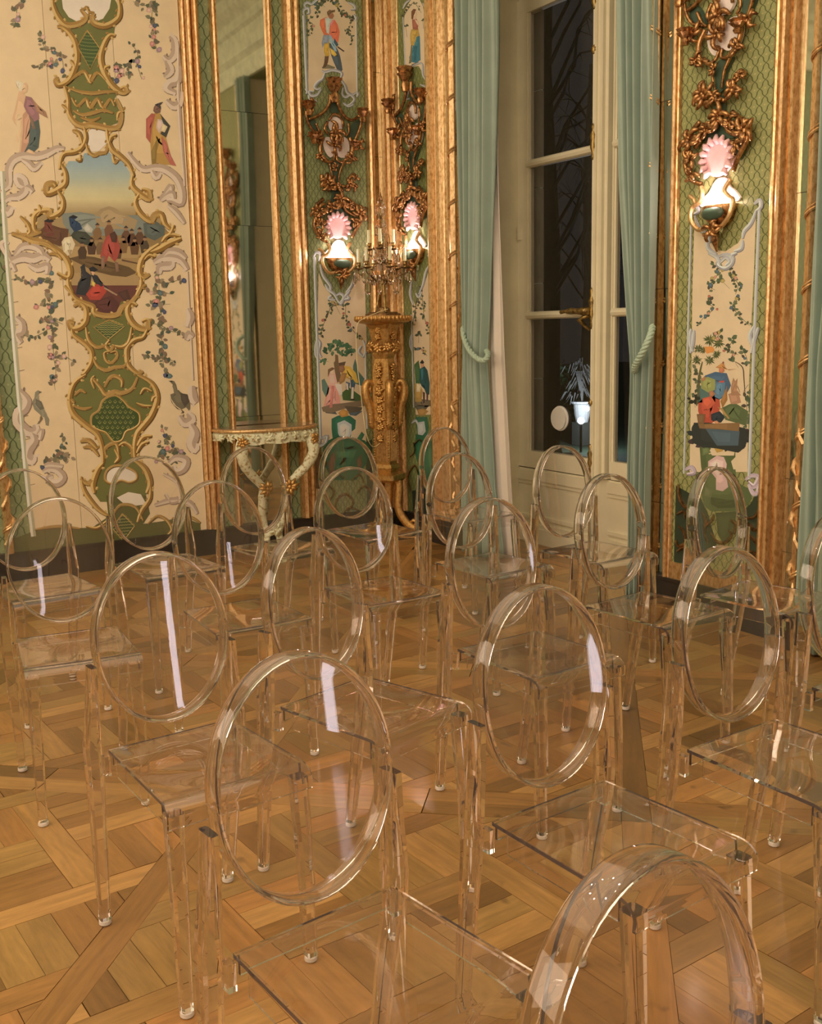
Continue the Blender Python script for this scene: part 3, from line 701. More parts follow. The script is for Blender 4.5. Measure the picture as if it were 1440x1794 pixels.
# ================================================================ the big painted panel on the left
CREAM = C(205, 166, 118)
GRN, GRN2 = C(100, 92, 44), C(82, 74, 34)
OCH, OCL, OCD = C(146, 102, 48), C(184, 140, 78), C(84, 56, 24)
MAU, MAL, MAD = C(166, 132, 102), C(198, 164, 130), C(122, 94, 70)
PNK = C(222, 180, 146)
PO = .016                                                          # face of the boards, in front of the wall
def board_panel(name, label, fn, cuts, z0, z1, base, jitter=0.0):
    """upright boards side by side; every board a part of the panel"""
    c = (cuts[0] + cuts[-1]) / 2; t_ = thing(name, label, 'wall panel', fn(c, 0, z0))
    for i in range(len(cuts) - 1):
        a, b = cuts[i], cuts[i + 1]; s = 1 if b > a else -1; a += s * .0012; b -= s * .0012
        lo = [min(p, q) for p, q in zip(fn(a, .0005, z0), fn(b, PO - .0006 - jitter * (i % 2), z1))]
        hi = [max(p, q) for p, q in zip(fn(a, .0005, z0), fn(b, PO - .0006 - jitter * (i % 2), z1))]
        k = 1 - .03 * (i % 2)
        MB().box(lo, hi, tuple(x * k for x in base)).build('board', PAINT, t_)
    return t_
def shaded(mb, pl, pts, col, off):
    """a brushed shape: flat tone, a lighter touch towards the left and darker fold strokes"""
    mb.fill(pl, pts, col, off)
    cu, cv = sum(p[0] for p in pts) / len(pts), sum(p[1] for p in pts) / len(pts)
    w = max(p[0] for p in pts) - min(p[0] for p in pts); h = max(p[1] for p in pts) - min(p[1] for p in pts)
    if w * h < 40: return
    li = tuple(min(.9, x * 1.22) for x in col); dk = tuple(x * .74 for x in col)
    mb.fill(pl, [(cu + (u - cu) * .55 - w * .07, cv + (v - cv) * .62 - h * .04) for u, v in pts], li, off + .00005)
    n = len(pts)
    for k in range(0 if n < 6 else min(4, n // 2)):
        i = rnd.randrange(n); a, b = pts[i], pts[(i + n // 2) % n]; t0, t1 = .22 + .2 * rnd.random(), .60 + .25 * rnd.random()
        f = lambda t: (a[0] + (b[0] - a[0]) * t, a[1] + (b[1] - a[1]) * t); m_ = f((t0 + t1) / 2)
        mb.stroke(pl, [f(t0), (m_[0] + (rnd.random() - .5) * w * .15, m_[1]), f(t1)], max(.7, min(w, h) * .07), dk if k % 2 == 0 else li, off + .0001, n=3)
lp = board_panel('painted_panel', 'wide cream painted panel with green and gold cartouche and battle scene', on_a, [1.236, 1.533, 1.911, 2.309], .165, 3.52, CREAM, .0004)
def O(n): return PO + .0004 + .00035 * n
# ---- the cartouche
mb = MB()
G = [('1', '360,-20 365,40 400,120 455,182 490,225 525,290 540,400 520,480 492,555 455,600 480,720 500,800 570,880 640,872 740,890 820,860 836,780 800,690 832,632 765,560 712,470 706,385 745,290 795,250 806,170 838,90 815,20 790,-20'),
     ('2', '600,545 650,530 680,580 740,600 815,585 845,510 920,512 890,560 910,640 1000,690 1035,720 960,760 920,800 880,850 915,900 880,960 960,1020 1050,1080 1090,1180 1060,1290 1000,1370 960,1420 935,1500 940,1600 990,1660 1040,1760 1030,1850 960,1910 700,1910 650,1840 660,1740 720,1640 710,1540 680,1440 600,1370 520,1290 488,1190 510,1090 600,1020 650,960 640,880 620,830 570,770 510,735 520,700 590,680 615,620')]
for z, s in G: mb.fill(WA, PX(z, s), GRN, O(0))
mb.fill(WA, PX('p', '186,868 255,868 262,900 250,918 292,912 316,905 350,918 352,945 30,985 20,945 60,930 110,925 160,925 190,905'), GRN2, O(0.3))
# cream and pink inner fields
for z, s in [('1', '430,-20 440,60 480,120 545,155 590,140 600,100 640,110 655,155 720,130 765,60 775,0 770,-20'), ('1', '598,892 665,885 728,895 745,1000 690,1055 640,1058 612,1010'),
             ('2', '740,1700 790,1660 860,1660 940,1700 950,1750 900,1775 840,1760 790,1785 735,1760')]:
    mb.fill(WA, PX(z, s), PNK, O(1))
mb.fill(WA, PX('p', '204,872 224,862 246,866 256,884 236,886 218,884'), PNK, O(1))
# diamond and flower lattices
def lattice(z, quad, n, bg, ln, w=2.4):
    q = PX(z, quad); mb.fill(WA, q, bg, O(1))
    def e(a, b, t): return (a[0] + (b[0] - a[0]) * t, a[1] + (b[1] - a[1]) * t)
    for i in range(1, n):
        for r in range(0, n, 2):
            u = e(e(q[0], q[1], i / n), e(q[3], q[2], i / n), (r + (i % 2)) / n); 
            mb.stroke(WA, [(u[0] - 3.2, u[1]), (u[0], u[1] - 1.6), (u[0] + 3.2, u[1])], 1.1, ln, O(1.6))
    mb.stroke(WA, q, w, OCH, O(2), .003, n=1, taper=False, closed=True, hi=OCL)
lattice('1', '610,210 700,340 630,485 540,325', 11, C(64, 74, 34), C(120, 118, 64))
lattice('2', '765,640 870,685 755,780 650,688', 10, C(70, 74, 36), C(160, 140, 76))
q = PX('2', '800,1165 860,1200 900,1245 970,1290 975,1360 930,1400 880,1420 850,1480 790,1490 740,1430 690,1410 640,1380 640,1310 690,1270 720,1200')
mb.fill(WA, q, C(60, 68, 30), O(1)); mb.stroke(WA, q, 4, OCH, O(2), .004, closed=True, hi=OCL)
for i in range(9):
    for j in range(8):
        u, v = (660 + i * 36 + (18 if j % 2 else 0)) / 3.986, 400 + (1210 + j * 36) / 3.986
        if ((u - 202) / 38) ** 2 + ((v - 733) / 37) ** 2 < .92: mb.stroke(WA, [(u - 3, v - 1), (u, v + 2.6), (u + 3, v - 1)], 1.3, C(140, 124, 60), O(1.5)); mb.blob(WA, (u, v - 2), 1.3, 1.3, C(120, 110, 56), O(1.6), n=5)
# gilded scroll edges
def S(z, s, w=7, rel=.006, closed=False, col=OCH, hi=OCL, lv=2.2):
    q = PX(z, s); w *= 1.32
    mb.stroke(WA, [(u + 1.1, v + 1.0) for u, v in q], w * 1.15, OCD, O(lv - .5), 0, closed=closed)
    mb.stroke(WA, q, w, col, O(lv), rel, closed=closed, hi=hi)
    if closed or w < 4.5: return
    p = smooth(q, 6)                                                 # leafy frills along the outer side
    for i in range(3, len(p) - 2, 4):
        (ax, ay), (bx, by) = p[i - 1], p[i + 1]; L = math.hypot(bx - ax, by - ay) or 1; k = (1 if (i // 4) % 3 else -1) * w * .55
        c = (p[i][0] - (by - ay) / L * k, p[i][1] + (bx - ax) / L * k)
        mb.blob(WA, c, w * .34, w * .22, (OCL, OCH, C(138, 98, 44))[i % 3], O(lv + .2), .003, n=6, ang=math.atan2(by - ay, bx - ax) + .6)
for z, s, w in [
    ('1', '368,-20 372,40 410,125 470,175 560,160 600,120 565,70', 8), ('1', '825,-20 838,60 822,130 740,180 660,165 640,120 660,90', 8), ('1', '560,70 590,60 605,50 620,80 655,85', 4),
    ('1', '400,185 440,190 490,235 525,300 538,400 520,480 480,560 410,595 385,560 410,545', 8), ('1', '805,250 770,245 735,290 705,385 715,470 770,580 840,640 880,640 870,610 840,620', 8),
    ('1', '490,420 520,460 505,520', 6), ('1', '765,460 730,480 740,540', 6), ('1', '455,595 540,520 590,500 630,560 680,505 740,560', 5), ('1', '640,520 625,560 640,580', 5),
    ('1', '450,600 475,690 480,790 530,860 590,880 620,870 690,880 760,895 830,880 848,780 812,690', 8), ('1', '430,730 470,760 480,800', 5), ('1', '865,780 830,790 820,830', 5),
    ('1', '470,610 560,640 650,650 740,640 830,640', 5), ('1', '500,680 540,740 600,690 630,750 680,690 720,750 770,690 800,740', 5), ('1', '510,770 570,800 640,790 720,770 790,790', 5), ('1', '560,820 640,840 700,820', 4),
    ('1', '585,880 600,960 570,1030 520,1060 440,1080 415,1180', 7), ('1', '745,895 755,970 780,1040 840,1090 900,1150 935,1230', 7), ('1', '505,910 550,930 575,1000', 6), ('1', '815,940 775,960 760,1010', 6),
    ('1', '600,1000 620,1060 660,1085 690,1070 740,1060 750,1000', 5), ('1', '560,1080 560,1120 530,1110', 5), ('1', '785,1080 800,1130 825,1115', 5),
    ('1', '420,1140 455,1200 455,1280 400,1325 330,1350 325,1290 370,1275 390,1300', 8), ('1', '400,1325 440,1400 425,1475 350,1515 340,1470 270,1480 235,1520 240,1600 270,1620', 8), ('1', '270,1430 285,1470 260,1510', 5),
    ('1', '930,1210 920,1290 975,1350 1040,1390 1035,1335 990,1320', 8), ('1', '975,1350 945,1410 980,1490 1050,1540 1080,1500 1125,1495 1150,1560 1190,1600', 8),
    ('1', '80,1630 160,1650 230,1680 330,1700 400,1760', 9), ('1', '140,1510 190,1560 210,1620 170,1650', 6), ('1', '1265,1665 1180,1700 1110,1740 1050,1760', 9), ('1', '1215,1570 1190,1630 1150,1660', 6), ('1', '90,1640 200,1640 290,1620', 6), ('1', '1260,1650 1180,1640 1130,1690', 6),
    ('2', '270,100 380,140 460,210 490,300 470,345 400,310', 8), ('2', '1110,110 1040,160 990,220 975,300 1000,340 1045,320', 8), ('2', '340,180 400,180 430,215', 5), ('2', '1085,200 1040,190 1010,220', 5),
    ('2', '450,400 490,440 530,490 590,520 650,545 660,590 740,610 820,600 850,550 910,520 960,460 990,410 1020,395', 7), ('2', '475,340 480,400 510,460', 6), ('2', '985,340 985,400 950,470', 6), ('2', '515,545 560,520 600,560 600,640 560,690 500,700 480,650 520,660', 8), ('2', '955,540 915,520 890,570 910,640 960,690 1025,700 1030,640 990,650', 8),
    ('2', '500,690 510,740 560,780 610,820 640,870 635,940 590,1010 565,1020', 7), ('2', '1030,700 1000,760 940,780 890,830 885,900 900,960 960,1010 1000,1000', 7), ('2', '600,690 620,780 680,830 750,810', 5), ('2', '920,690 900,790 850,830 780,815', 5),
    ('2', '765,780 740,820 770,850 800,810', 5), ('2', '770,860 730,870 740,920 775,940 815,900 810,860 770,870', 4), ('2', '640,880 680,960 740,990 800,970 870,960 900,900', 5), ('2', '640,1040 700,1110 740,1160 800,1140 850,1150 920,1120 960,1040', 6), ('2', '730,1110 760,1050 800,1030 850,1060 850,1110', 5), ('2', '660,1030 640,1060 660,1120', 4),
    ('2', '600,1020 520,1080 485,1190 510,1290 600,1375 680,1440 715,1540 720,1640', 8), ('2', '960,1020 1060,1080 1098,1180 1060,1300 1000,1380 955,1440 938,1540 945,1620', 8), ('2', '470,1200 500,1200 520,1220', 5), ('2', '1105,1175 1075,1180 1060,1210', 5),
    ('2', '520,1170 560,1130 600,1150', 4), ('2', '1060,1140 1010,1120 980,1160', 4), ('2', '510,1240 580,1260 640,1250', 4), ('2', '1060,1240 1000,1240 950,1220', 4), ('2', '560,1490 620,1480 680,1540', 6), ('2', '580,1530 640,1530 690,1590', 5), ('2', '1060,1450 1000,1460 960,1520', 6), ('2', '1040,1490 990,1510 955,1570', 5),
    ('2', '740,1600 730,1540 790,1500 820,1520 830,1600', 5), ('2', '920,1600 920,1540 870,1500 830,1520', 5), ('2', '800,1540 830,1600 800,1640', 5), ('2', '720,1640 680,1690 650,1780 660,1850', 8), ('2', '940,1620 1010,1680 1045,1780 1020,1850', 8),
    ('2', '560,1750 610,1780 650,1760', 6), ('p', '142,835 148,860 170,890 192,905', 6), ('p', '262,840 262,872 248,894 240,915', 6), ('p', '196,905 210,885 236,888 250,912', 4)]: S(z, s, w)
for z, s in [('2', '740,1700 790,1660 860,1660 940,1700 950,1750 900,1775 840,1760 790,1785 735,1760')]: S(z, s, 3, .003, True)
lattice('p', '214,900 235,922 216,948 196,925', 9, C(60, 64, 32), C(150, 130, 70))
for s in ('258,918 275,904 292,912 300,930 285,942', '300,908 330,905 350,916', '190,910 170,925 150,922', '60,928 100,922 140,926'): S('p', s, 4)
mb.build('cartouche', PAINT, lp)
# ---- landscape with the battle
mb = MB()
scape = PX('1', '590,1070 560,1125 480,1125 445,1180 452,1260 405,1330 440,1400 428,1480 350,1512 290,1480 240,1500 240,1580 200,1630') + PX('2', '270,80 370,140 460,205 490,300 472,380 500,450 570,505 650,530 680,580 740,600 815,585 845,510 915,510 960,440 990,360 972,290 1000,200 1050,150 1120,115') + PX('1', '1190,1640 1150,1590 1110,1500 1040,1535 980,1480 945,1400 985,1340 925,1290 905,1200 850,1120 800,1110 765,1065')
cols = [(-99, 288, (128, 136, 128)), (288, 310, (140, 144, 130)), (310, 330, (158, 152, 124)), (330, 348, (182, 160, 114)), (348, 362, (190, 162, 108)), (362, 375, (170, 138, 92)), (375, 400, (150, 116, 72)), (400, 432, (134, 100, 58)), (432, 452, (160, 122, 74)), (452, 478, (150, 112, 66)), (478, 500, (158, 120, 74)), (500, 999, (96, 52, 40))]
fine = []
for k, (a, b, c) in enumerate(cols):
    nx_ = cols[min(k + 1, len(cols) - 1)][2]; a_ = max(a, 265); m_ = 5 if k < 6 else 1; b_ = min(b, 560)
    for j in range(m_): fine.append((a if j == 0 else a_ + (b_ - a_) * j / m_, b if j == m_ - 1 else a_ + (b_ - a_) * (j + 1) / m_, tuple(c[q] + (nx_[q] - c[q]) * j / m_ for q in range(3))))
for a, b, c in fine:
    p = clip(clip(scape, 0, 1, b), 0, -1, -a)
    if len(p) > 2: mb.fill(WA, p, C(*c), O(.8))
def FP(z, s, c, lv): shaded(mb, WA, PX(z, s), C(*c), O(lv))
FP('1', '430,1490 560,1480 680,1500 800,1510 960,1500 1040,1550 1000,1640 500,1650 440,1560', (118, 112, 92), 1.0)
FP('1', '660,1500 700,1460 760,1440 800,1450 860,1490 960,1540 940,1600 800,1600 680,1580', (150, 118, 78), 1.2)
FP('1', '1000,1560 1080,1540 1150,1580 1150,1640 1080,1680 1010,1650', (84, 84, 70), 1.3)
FP('2', '480,210 560,190 660,200 760,230 900,270 960,310 880,340 780,330 660,300 540,240', (92, 66, 38), 1.3)
FP('1', '250,1640 330,1560 420,1590 480,1600 470,1680 420,1720 340,1690', (90, 56, 36), 1.4); FP('1', '310,1540 345,1525 375,1545 360,1560 380,1640 330,1660 310,1600', (104, 52, 38), 1.6); FP('1', '305,1545 345,1520 380,1545 345,1555', (34, 28, 26), 1.8)
FP('1', '480,1520 510,1500 545,1515 520,1535 560,1560 575,1600 520,1620 490,1580', (38, 52, 66), 1.7); FP('1', '480,1515 512,1502 545,1515 512,1528', (26, 24, 26), 1.9); FP('1', '580,1590 610,1560 650,1600 640,1625 600,1620', (168, 150, 122), 1.8)
FP('1', '490,1650 520,1610 600,1620 660,1680 640,1720 560,1700', (58, 56, 42), 1.6)
FP('1', '430,1690 450,1660 500,1650 520,1700 500,1770 450,1800 440,1740', (196, 166, 122), 1.8); FP('2', '440,110 455,70 500,60 525,110 510,150 470,185 450,150', (196, 166, 122), 1.9); FP('2', '470,150 505,150 490,195', (150, 118, 80), 2)
for x, y, c in ((680, 1590, (120, 84, 50)), (760, 1570, (112, 70, 44)), (880, 1610, (96, 62, 40)), (920, 1630, (86, 54, 36)), (975, 1620, (90, 58, 38)), (640, 1690, (76, 50, 34)), (700, 1690, (110, 80, 50)), (860, 1680, (116, 80, 46)), (940, 1690, (92, 60, 36)), (1010, 1680, (76, 58, 40)), (575, 1720, (70, 48, 32)), (820, 1720, (84, 54, 34))):
    u, v = x / 3.986, y / 3.986; mb.fill(WA, [(u - 6, v + 22), (u - 8, v + 8), (u - 3, v), (u + 4, v), (u + 8, v + 9), (u + 6, v + 22)], C(*c), O(1.6)); mb.blob(WA, (u, v - 3), 3.2, 3.6, C(142, 100, 66), O(1.75), n=7); mb.fill(WA, [(u - 4.5, v - 4.5), (u, v - 9), (u + 4.5, v - 4.5)], C(58, 40, 30), O(1.9))
FP('2', '740,60 790,25 820,60 840,140 820,210 800,235 760,190 740,240 700,200 715,120', (150, 62, 48), 2.2); FP('2', '765,40 800,20 820,55 815,100 780,95', (70, 42, 30), 2.4); FP('2', '710,190 735,200 730,270 710,290 705,240', (120, 84, 60), 2.3); FP('2', '800,230 825,240 830,300 810,305', (120, 84, 60), 2.3)
FP('2', '560,270 590,245 600,300 640,330 630,400 600,470 530,460 545,380 580,330', (44, 42, 40), 2.3); FP('2', '630,310 680,330 720,390 760,420 730,435 660,380', (40, 38, 38), 2.4); FP('2', '620,280 650,265 685,290 660,305 630,300', (30, 28, 28), 2.6); FP('2', '635,295 665,300 655,330 640,325', (180, 130, 92), 2.5); FP('2', '640,365 665,380 660,410 645,400', (188, 150, 60), 2.6)
FP('2', '600,460 660,390 720,390 745,440 700,500 630,500', (160, 58, 42), 2.5); FP('2', '640,540 680,500 780,470 830,520 830,580 740,595 690,570', (82, 44, 36), 2.2); FP('2', '820,450 890,425 915,500 870,510', (74, 46, 34), 2.3); FP('2', '730,410 820,462 815,472 725,420', (150, 112, 78), 2.7)
FP('2', '850,215 960,240 960,250 850,228', (90, 60, 40), 2.2)
mb.build('battle_landscape', PAINT, lp)
# ---- mauve scrolls, pole border
mb = MB()
def T(z, s, w=6, col=MAU, hi=MAL, rel=.0015, lv=1.0):
    q = PX(z, s); w *= 1.75
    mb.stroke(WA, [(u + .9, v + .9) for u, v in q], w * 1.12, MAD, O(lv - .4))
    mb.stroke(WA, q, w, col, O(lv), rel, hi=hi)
    p = smooth(q, 6)
    for i in range(2, len(p) - 1, 3):
        (ax, ay), (bx, by) = p[i - 1], p[i + 1]; L = math.hypot(bx - ax, by - ay) or 1; k = w * (.3 if i % 2 else -.35)
        mb.blob(WA, (p[i][0] - (by - ay) / L * k, p[i][1] + (bx - ax) / L * k), w * .30, w * .13, (MAD, MAL)[i % 2], O(lv + .3), n=6, ang=math.atan2(by - ay, bx - ax) + .9)
mb.stroke(WA, [(4, 300), (10, 420), (22, 560), (34, 700), (49, 860), (58, 940)], 9, C(168, 150, 112), O(1), .003, taper=False, hi=C(200, 184, 150))
for k in range(14): mb.stroke(WA, [(5 + k * 3.6, 330 + k * 40), (14 + k * 3.6, 328 + k * 40)], 2, MAD, O(1.6), n=1)
for z, s, w in [('1', '20,1420 60,1380 130,1370 170,1330 160,1260 120,1240 140,1290 200,1310 230,1340', 9), ('1', '0,1340 60,1290 60,1180 100,1110 180,1085 260,1090 330,1070 400,1035 450,1040', 9), ('1', '150,1110 200,1140 240,1175 290,1130', 7), ('1', '20,1450 50,1480 80,1440', 10),
    ('2', '50,290 80,230 160,200 230,210 300,190 350,220', 10), ('2', '100,190 150,130 220,120 280,150 300,200', 8), ('2', '200,250 260,280 330,260 330,320', 8), ('2', '60,110 30,100 20,120 60,200 110,300', 7),
    ('2', '110,620 150,660 150,720 110,740 150,800', 9), ('2', '130,1130 190,1200 170,1260 130,1290 130,1360 200,1420 250,1410 245,1370', 11), ('2', '220,1420 240,1480 200,1540 190,1600 225,1620 235,1580', 11), ('2', '260,1440 290,1410 280,1480', 6),
    ('1', '890,1065 940,1130 1000,1180 1080,1170 1150,1180 1230,1240 1270,1330 1265,1420 1200,1400 1165,1400', 8), ('1', '1060,1190 1090,1235 1120,1200', 7), ('1', '1120,1400 1150,1370 1200,1350 1215,1390', 8), ('1', '1170,1430 1230,1480 1290,1560', 6), ('1', '1140,1370 1190,1300 1200,1330', 6),
    ('1', '1140,390 1180,420 1220,370 1215,280 1185,250', 8), ('1', '1150,540 1190,490 1160,420', 8), ('1', '1250,460 1240,560 1190,580 1170,620 1230,650', 9), ('1', '1160,700 1210,740 1250,720 1265,640', 8), ('1', '1245,330 1250,760 1290,1300', 4),
    ('2', '1075,240 1120,210 1180,200 1260,220 1310,290', 9), ('2', '1140,200 1180,160 1250,170 1300,210', 8), ('2', '1110,320 1120,270 1190,260 1200,230', 9), ('2', '1310,560 1330,620 1310,690', 8), ('2', '1300,780 1320,740 1350,760', 8), ('2', '1340,1100 1345,1180 1370,1220', 10), ('2', '1250,1310 1290,1360 1340,1330 1310,1290', 9), ('2', '1330,1370 1360,1430 1340,1500 1360,1540 1370,1500', 11), ('2', '1310,300 1350,1060', 3),
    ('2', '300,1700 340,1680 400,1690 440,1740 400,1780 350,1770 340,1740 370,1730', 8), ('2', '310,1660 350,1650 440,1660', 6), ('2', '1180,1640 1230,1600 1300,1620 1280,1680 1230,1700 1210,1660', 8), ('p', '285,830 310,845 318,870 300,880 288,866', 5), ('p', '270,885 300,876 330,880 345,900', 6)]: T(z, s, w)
mb.build('mauve_scrollwork', PAINT, lp)
# ---- flower garlands
GC = [C(88, 82, 54), C(114, 100, 68), C(138, 112, 80), C(76, 78, 58), C(100, 84, 60), C(124, 92, 66)]
FC = [C(176, 112, 92), C(150, 112, 104), C(70, 68, 78), C(190, 140, 112), C(84, 92, 80)]
def garland(mb, pl, pts, n, size, lv=1.2, spread=2.0, cols=None, fl=None, fsh=.14):
    p = smooth(pts, 8); cols = cols or GC; fl = fl or FC
    mb.stroke(pl, pts, 1.0, cols[0], O(lv - .2))
    for k in range(n):
        c = p[int(k / n * (len(p) - 1))]; a = rnd.random() * 6.28; r = spread * size * (.3 + .7 * rnd.random())
        q = (c[0] + r * math.cos(a), c[1] + r * .8 * math.sin(a)); s = size * (.7 + .6 * rnd.random())
        if rnd.random() < fsh:
            cc = rnd.choice(fl); mb.blob(pl, q, s, s, cc, O(lv + .4), n=7, wob=.2); mb.blob(pl, q, s * .5, s * .5, tuple(min(.9, x * 1.35) for x in cc), O(lv + .6), n=6)
        else:
            b = a + rnd.random(); ca, sa = math.cos(b), math.sin(b); ld = [(1.25, 0), (.55, .6), (-.2, .75), (-.9, .25), (-1.0, -.3), (-.2, -.75), (.5, -.55)]
            mb.fill(pl, [(q[0] + s * (x * ca - y * sa), q[1] + s * (x * sa + y * ca)) for x, y in ld], rnd.choice(cols), O(lv + .15 * rnd.random()))
for s, n, sz in [('2:345,330 345,450 350,560 360,680 370,790 375,900 390,1000 380,1100', 60, 4.2), ('2:120,335 200,380 270,360 330,350', 18, 4), ('2:150,725 220,760 300,730 350,690', 16, 4), ('2:360,900 440,890 520,935', 12, 3.8), ('2:270,540 350,530 420,520', 12, 4.6), ('2:375,1050 385,1130', 5, 2.4), ('2:290,660 360,640 440,670', 10, 4.4),
                 ('2:1110,340 1110,440 1120,540 1130,640 1130,740 1130,840 1140,940 1165,1050', 56, 4.2), ('2:1100,370 1180,380 1270,350', 16, 4), ('2:1010,880 1080,910 1150,900 1230,940', 18, 3.8), ('2:1050,660 1130,680 1200,720 1290,730', 18, 3.6), ('2:1060,440 1120,440 1190,460', 10, 4.6), ('2:1070,530 1190,530', 9, 4.6),
                 ('2:440,1440 430,1530 400,1600 340,1620 290,1690', 24, 3.8), ('2:480,1620 440,1590 380,1640', 12, 4.4), ('2:1135,1390 1160,1470 1220,1540 1270,1580', 24, 3.8), ('2:1090,1610 1160,1560 1240,1560', 14, 4.2), ('p:278,770 290,800 310,812', 10, 3),
                 ('1:160,10 120,60 115,130 90,200', 18, 4), ('1:930,10 1000,40 1060,20 1090,60', 12, 4.4), ('1:1070,40 1060,120 1075,190 1075,260 1100,370', 26, 4.2), ('1:290,240 310,330 370,350 430,400 450,540', 26, 3.8), ('1:260,460 330,430 400,450', 14, 3.8), ('1:370,460 400,470', 5, 4.4), ('1:920,310 960,370 960,450 990,555', 14, 3.2), ('1:800,560 840,500 900,450 950,420', 20, 4), ('1:820,470 830,560', 8, 4.2), ('1:890,520 910,560', 5, 3.6)]:
    z, s = s.split(':'); mb = MB(); garland(mb, WA, PX(z, s), n, sz); mb.build('painted_garland', PAINT, lp)
# ---- two robed figures and two birds
def figure(parent, name, pl, items, label=None):
    mb = MB()
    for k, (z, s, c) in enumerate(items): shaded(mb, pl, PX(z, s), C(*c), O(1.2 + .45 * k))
    o = mb.build(name, PAINT, parent)
    if label: o['label'] = label
    return o
SK, SKD = (196, 148, 104), (150, 104, 72)
figure(lp, 'painted_figure', WA, [('1', '130,640 165,650 200,690 215,760 180,800 150,980 140,1060 200,1075 180,1080 135,1065 150,900 150,790 120,800 105,850 120,880 100,860 85,830 110,740', SK), ('1', '160,800 215,740 240,800 260,850 255,980 215,1060 165,1070 145,1060 160,930', (176, 124, 90)), ('1', '210,850 270,830 282,920 270,1030 240,1060 225,1075 165,1070 200,1000', (74, 78, 66)), ('1', '180,670 220,680 265,740 275,830 240,850 190,790 165,740', (140, 92, 84)), ('1', '225,690 270,740 320,780 335,825 315,815 255,780', SKD), ('1', '180,1060 210,1070 250,1080 230,1055 200,1040', SK), ('1', '150,590 180,575 195,600 190,640 165,655 140,640', SK), ('1', '100,570 130,560 165,585 150,640 130,630 120,590', (200, 172, 130)), ('1', '200,800 230,830 250,900 225,900', (110, 84, 62))], 'pale robed woman pointing down')
figure(lp, 'painted_figure', WA, [('1', '1075,790 1115,790 1150,850 1150,930 1195,1090 1230,1160 1200,1150 1060,1150 1050,1000 1040,880', (166, 120, 58)), ('1', '1020,830 1060,790 1085,800 1060,900 1050,1000 1020,960', (158, 78, 58)), ('1', '1125,950 1160,990 1190,1080 1232,1160 1190,1150 1140,1060', (166, 88, 68)), ('1', '1100,830 1140,840 1150,880 1110,930 1090,890', (186, 150, 124)), ('1', '1115,790 1190,880 1160,960 1120,935 1150,870', (60, 56, 46)), ('1', '1135,860 1170,885 1150,925 1125,915', (196, 160, 110)), ('1', '1075,745 1100,720 1125,745 1120,785 1090,795 1070,775', (110, 76, 58)), ('1', '1080,730 1120,715 1140,712 1120,735 1125,765 1100,745', (64, 52, 46)), ('1', '1055,1060 1100,960 1090,1140 1060,1145', (128, 96, 46))], 'woman in red and yellow robe with a lyre')
figure(lp, 'painted_bird', WA, [('2', '245,1145 265,1130 285,1140 270,1165 275,1200 300,1240 320,1290 345,1335 340,1380 320,1375 310,1320 280,1300 240,1265 222,1215 240,1185', (128, 112, 84)), ('2', '250,1190 290,1210 310,1260 280,1270 250,1230', (100, 88, 66)), ('2', '270,1140 295,1143 275,1152', (90, 72, 50)), ('2', '285,1300 300,1330 275,1365 255,1368 280,1345', (110, 88, 60))], 'grey bird perched facing right')
figure(lp, 'painted_bird', WA, [('2', '1185,1070 1215,1065 1230,1090 1240,1130 1270,1150 1310,1180 1330,1230 1328,1285 1300,1250 1270,1265 1230,1240 1195,1190 1190,1160 1215,1150 1205,1090', (104, 88, 62)), ('2', '1260,1150 1310,1160 1325,1210 1290,1250 1265,1200', (78, 62, 46)), ('2', '1185,1180 1210,1230 1260,1270 1235,1260 1200,1220', (84, 68, 50)), ('2', '1175,1065 1205,1063 1205,1075', (60, 50, 40)), ('2', '1255,1255 1285,1280 1260,1295 1285,1290', (90, 72, 50))], 'dark bird with raised wings')
# ================================================================ three smaller chinoiserie panels
GRY, GRL, GRD = C(150, 136, 124), C(186, 172, 156), C(104, 92, 84)
CRM2 = C(196, 160, 116)
VINE = [C(64, 70, 44), C(80, 84, 54), C(96, 92, 60), C(70, 60, 44)]
VFL = [C(150, 84, 62), C(166, 112, 84), C(76, 84, 80), C(146, 118, 64)]
def pole(mb, pl, a, b, w=3.4):
    mb.stroke(pl, [a, ((a[0] + b[0]) / 2, (a[1] + b[1]) / 2), b], w, GRY, O(1), .003, n=2, taper=False, hi=GRL)
    L = int(abs(b[1] - a[1]) / 13)
    for k in range(1, L):
        t = k / L; u, v = a[0] + (b[0] - a[0]) * t, a[1] + (b[1] - a[1]) * t; mb.stroke(pl, [(u - w * .5, v - .8), (u + w * .5, v + .8)], 1.0, GRD, O(1.9), n=1)
def curls(mb, pl, z, items, w=4, col=None, hi=None, rel=.002, lv=1.4):
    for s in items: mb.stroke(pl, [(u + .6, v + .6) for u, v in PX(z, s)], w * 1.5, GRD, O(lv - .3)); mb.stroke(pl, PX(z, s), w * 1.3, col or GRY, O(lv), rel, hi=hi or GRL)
def carved_foot(parent, pl, z, polys, scrolls):
    """dark green base of a panel with gilt carved scrolls"""
    mb = MB()
    for k, (s, c) in enumerate(polys): mb.fill(pl, PX(z, s), C(*c), O(.6 + .15 * k))
    if mb.v: mb.build('painted_base', PAINT, parent)
    mb = MB()
    for s, w in scrolls: mb.stroke(pl, PX(z, s), w, (1, 1, 1), O(1.2), .016, hi=None)
    mb.build('carved_scrolls', GOLD_DK, parent)
def flat(pl, z, layers, name, parent, lv0=1.0, step=.2, label=None):
    mb = MB()
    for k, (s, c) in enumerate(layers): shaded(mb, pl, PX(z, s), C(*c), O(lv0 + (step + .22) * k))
    o = mb.build(name, PAINT, parent)
    if label: o['label'] = label
    return o
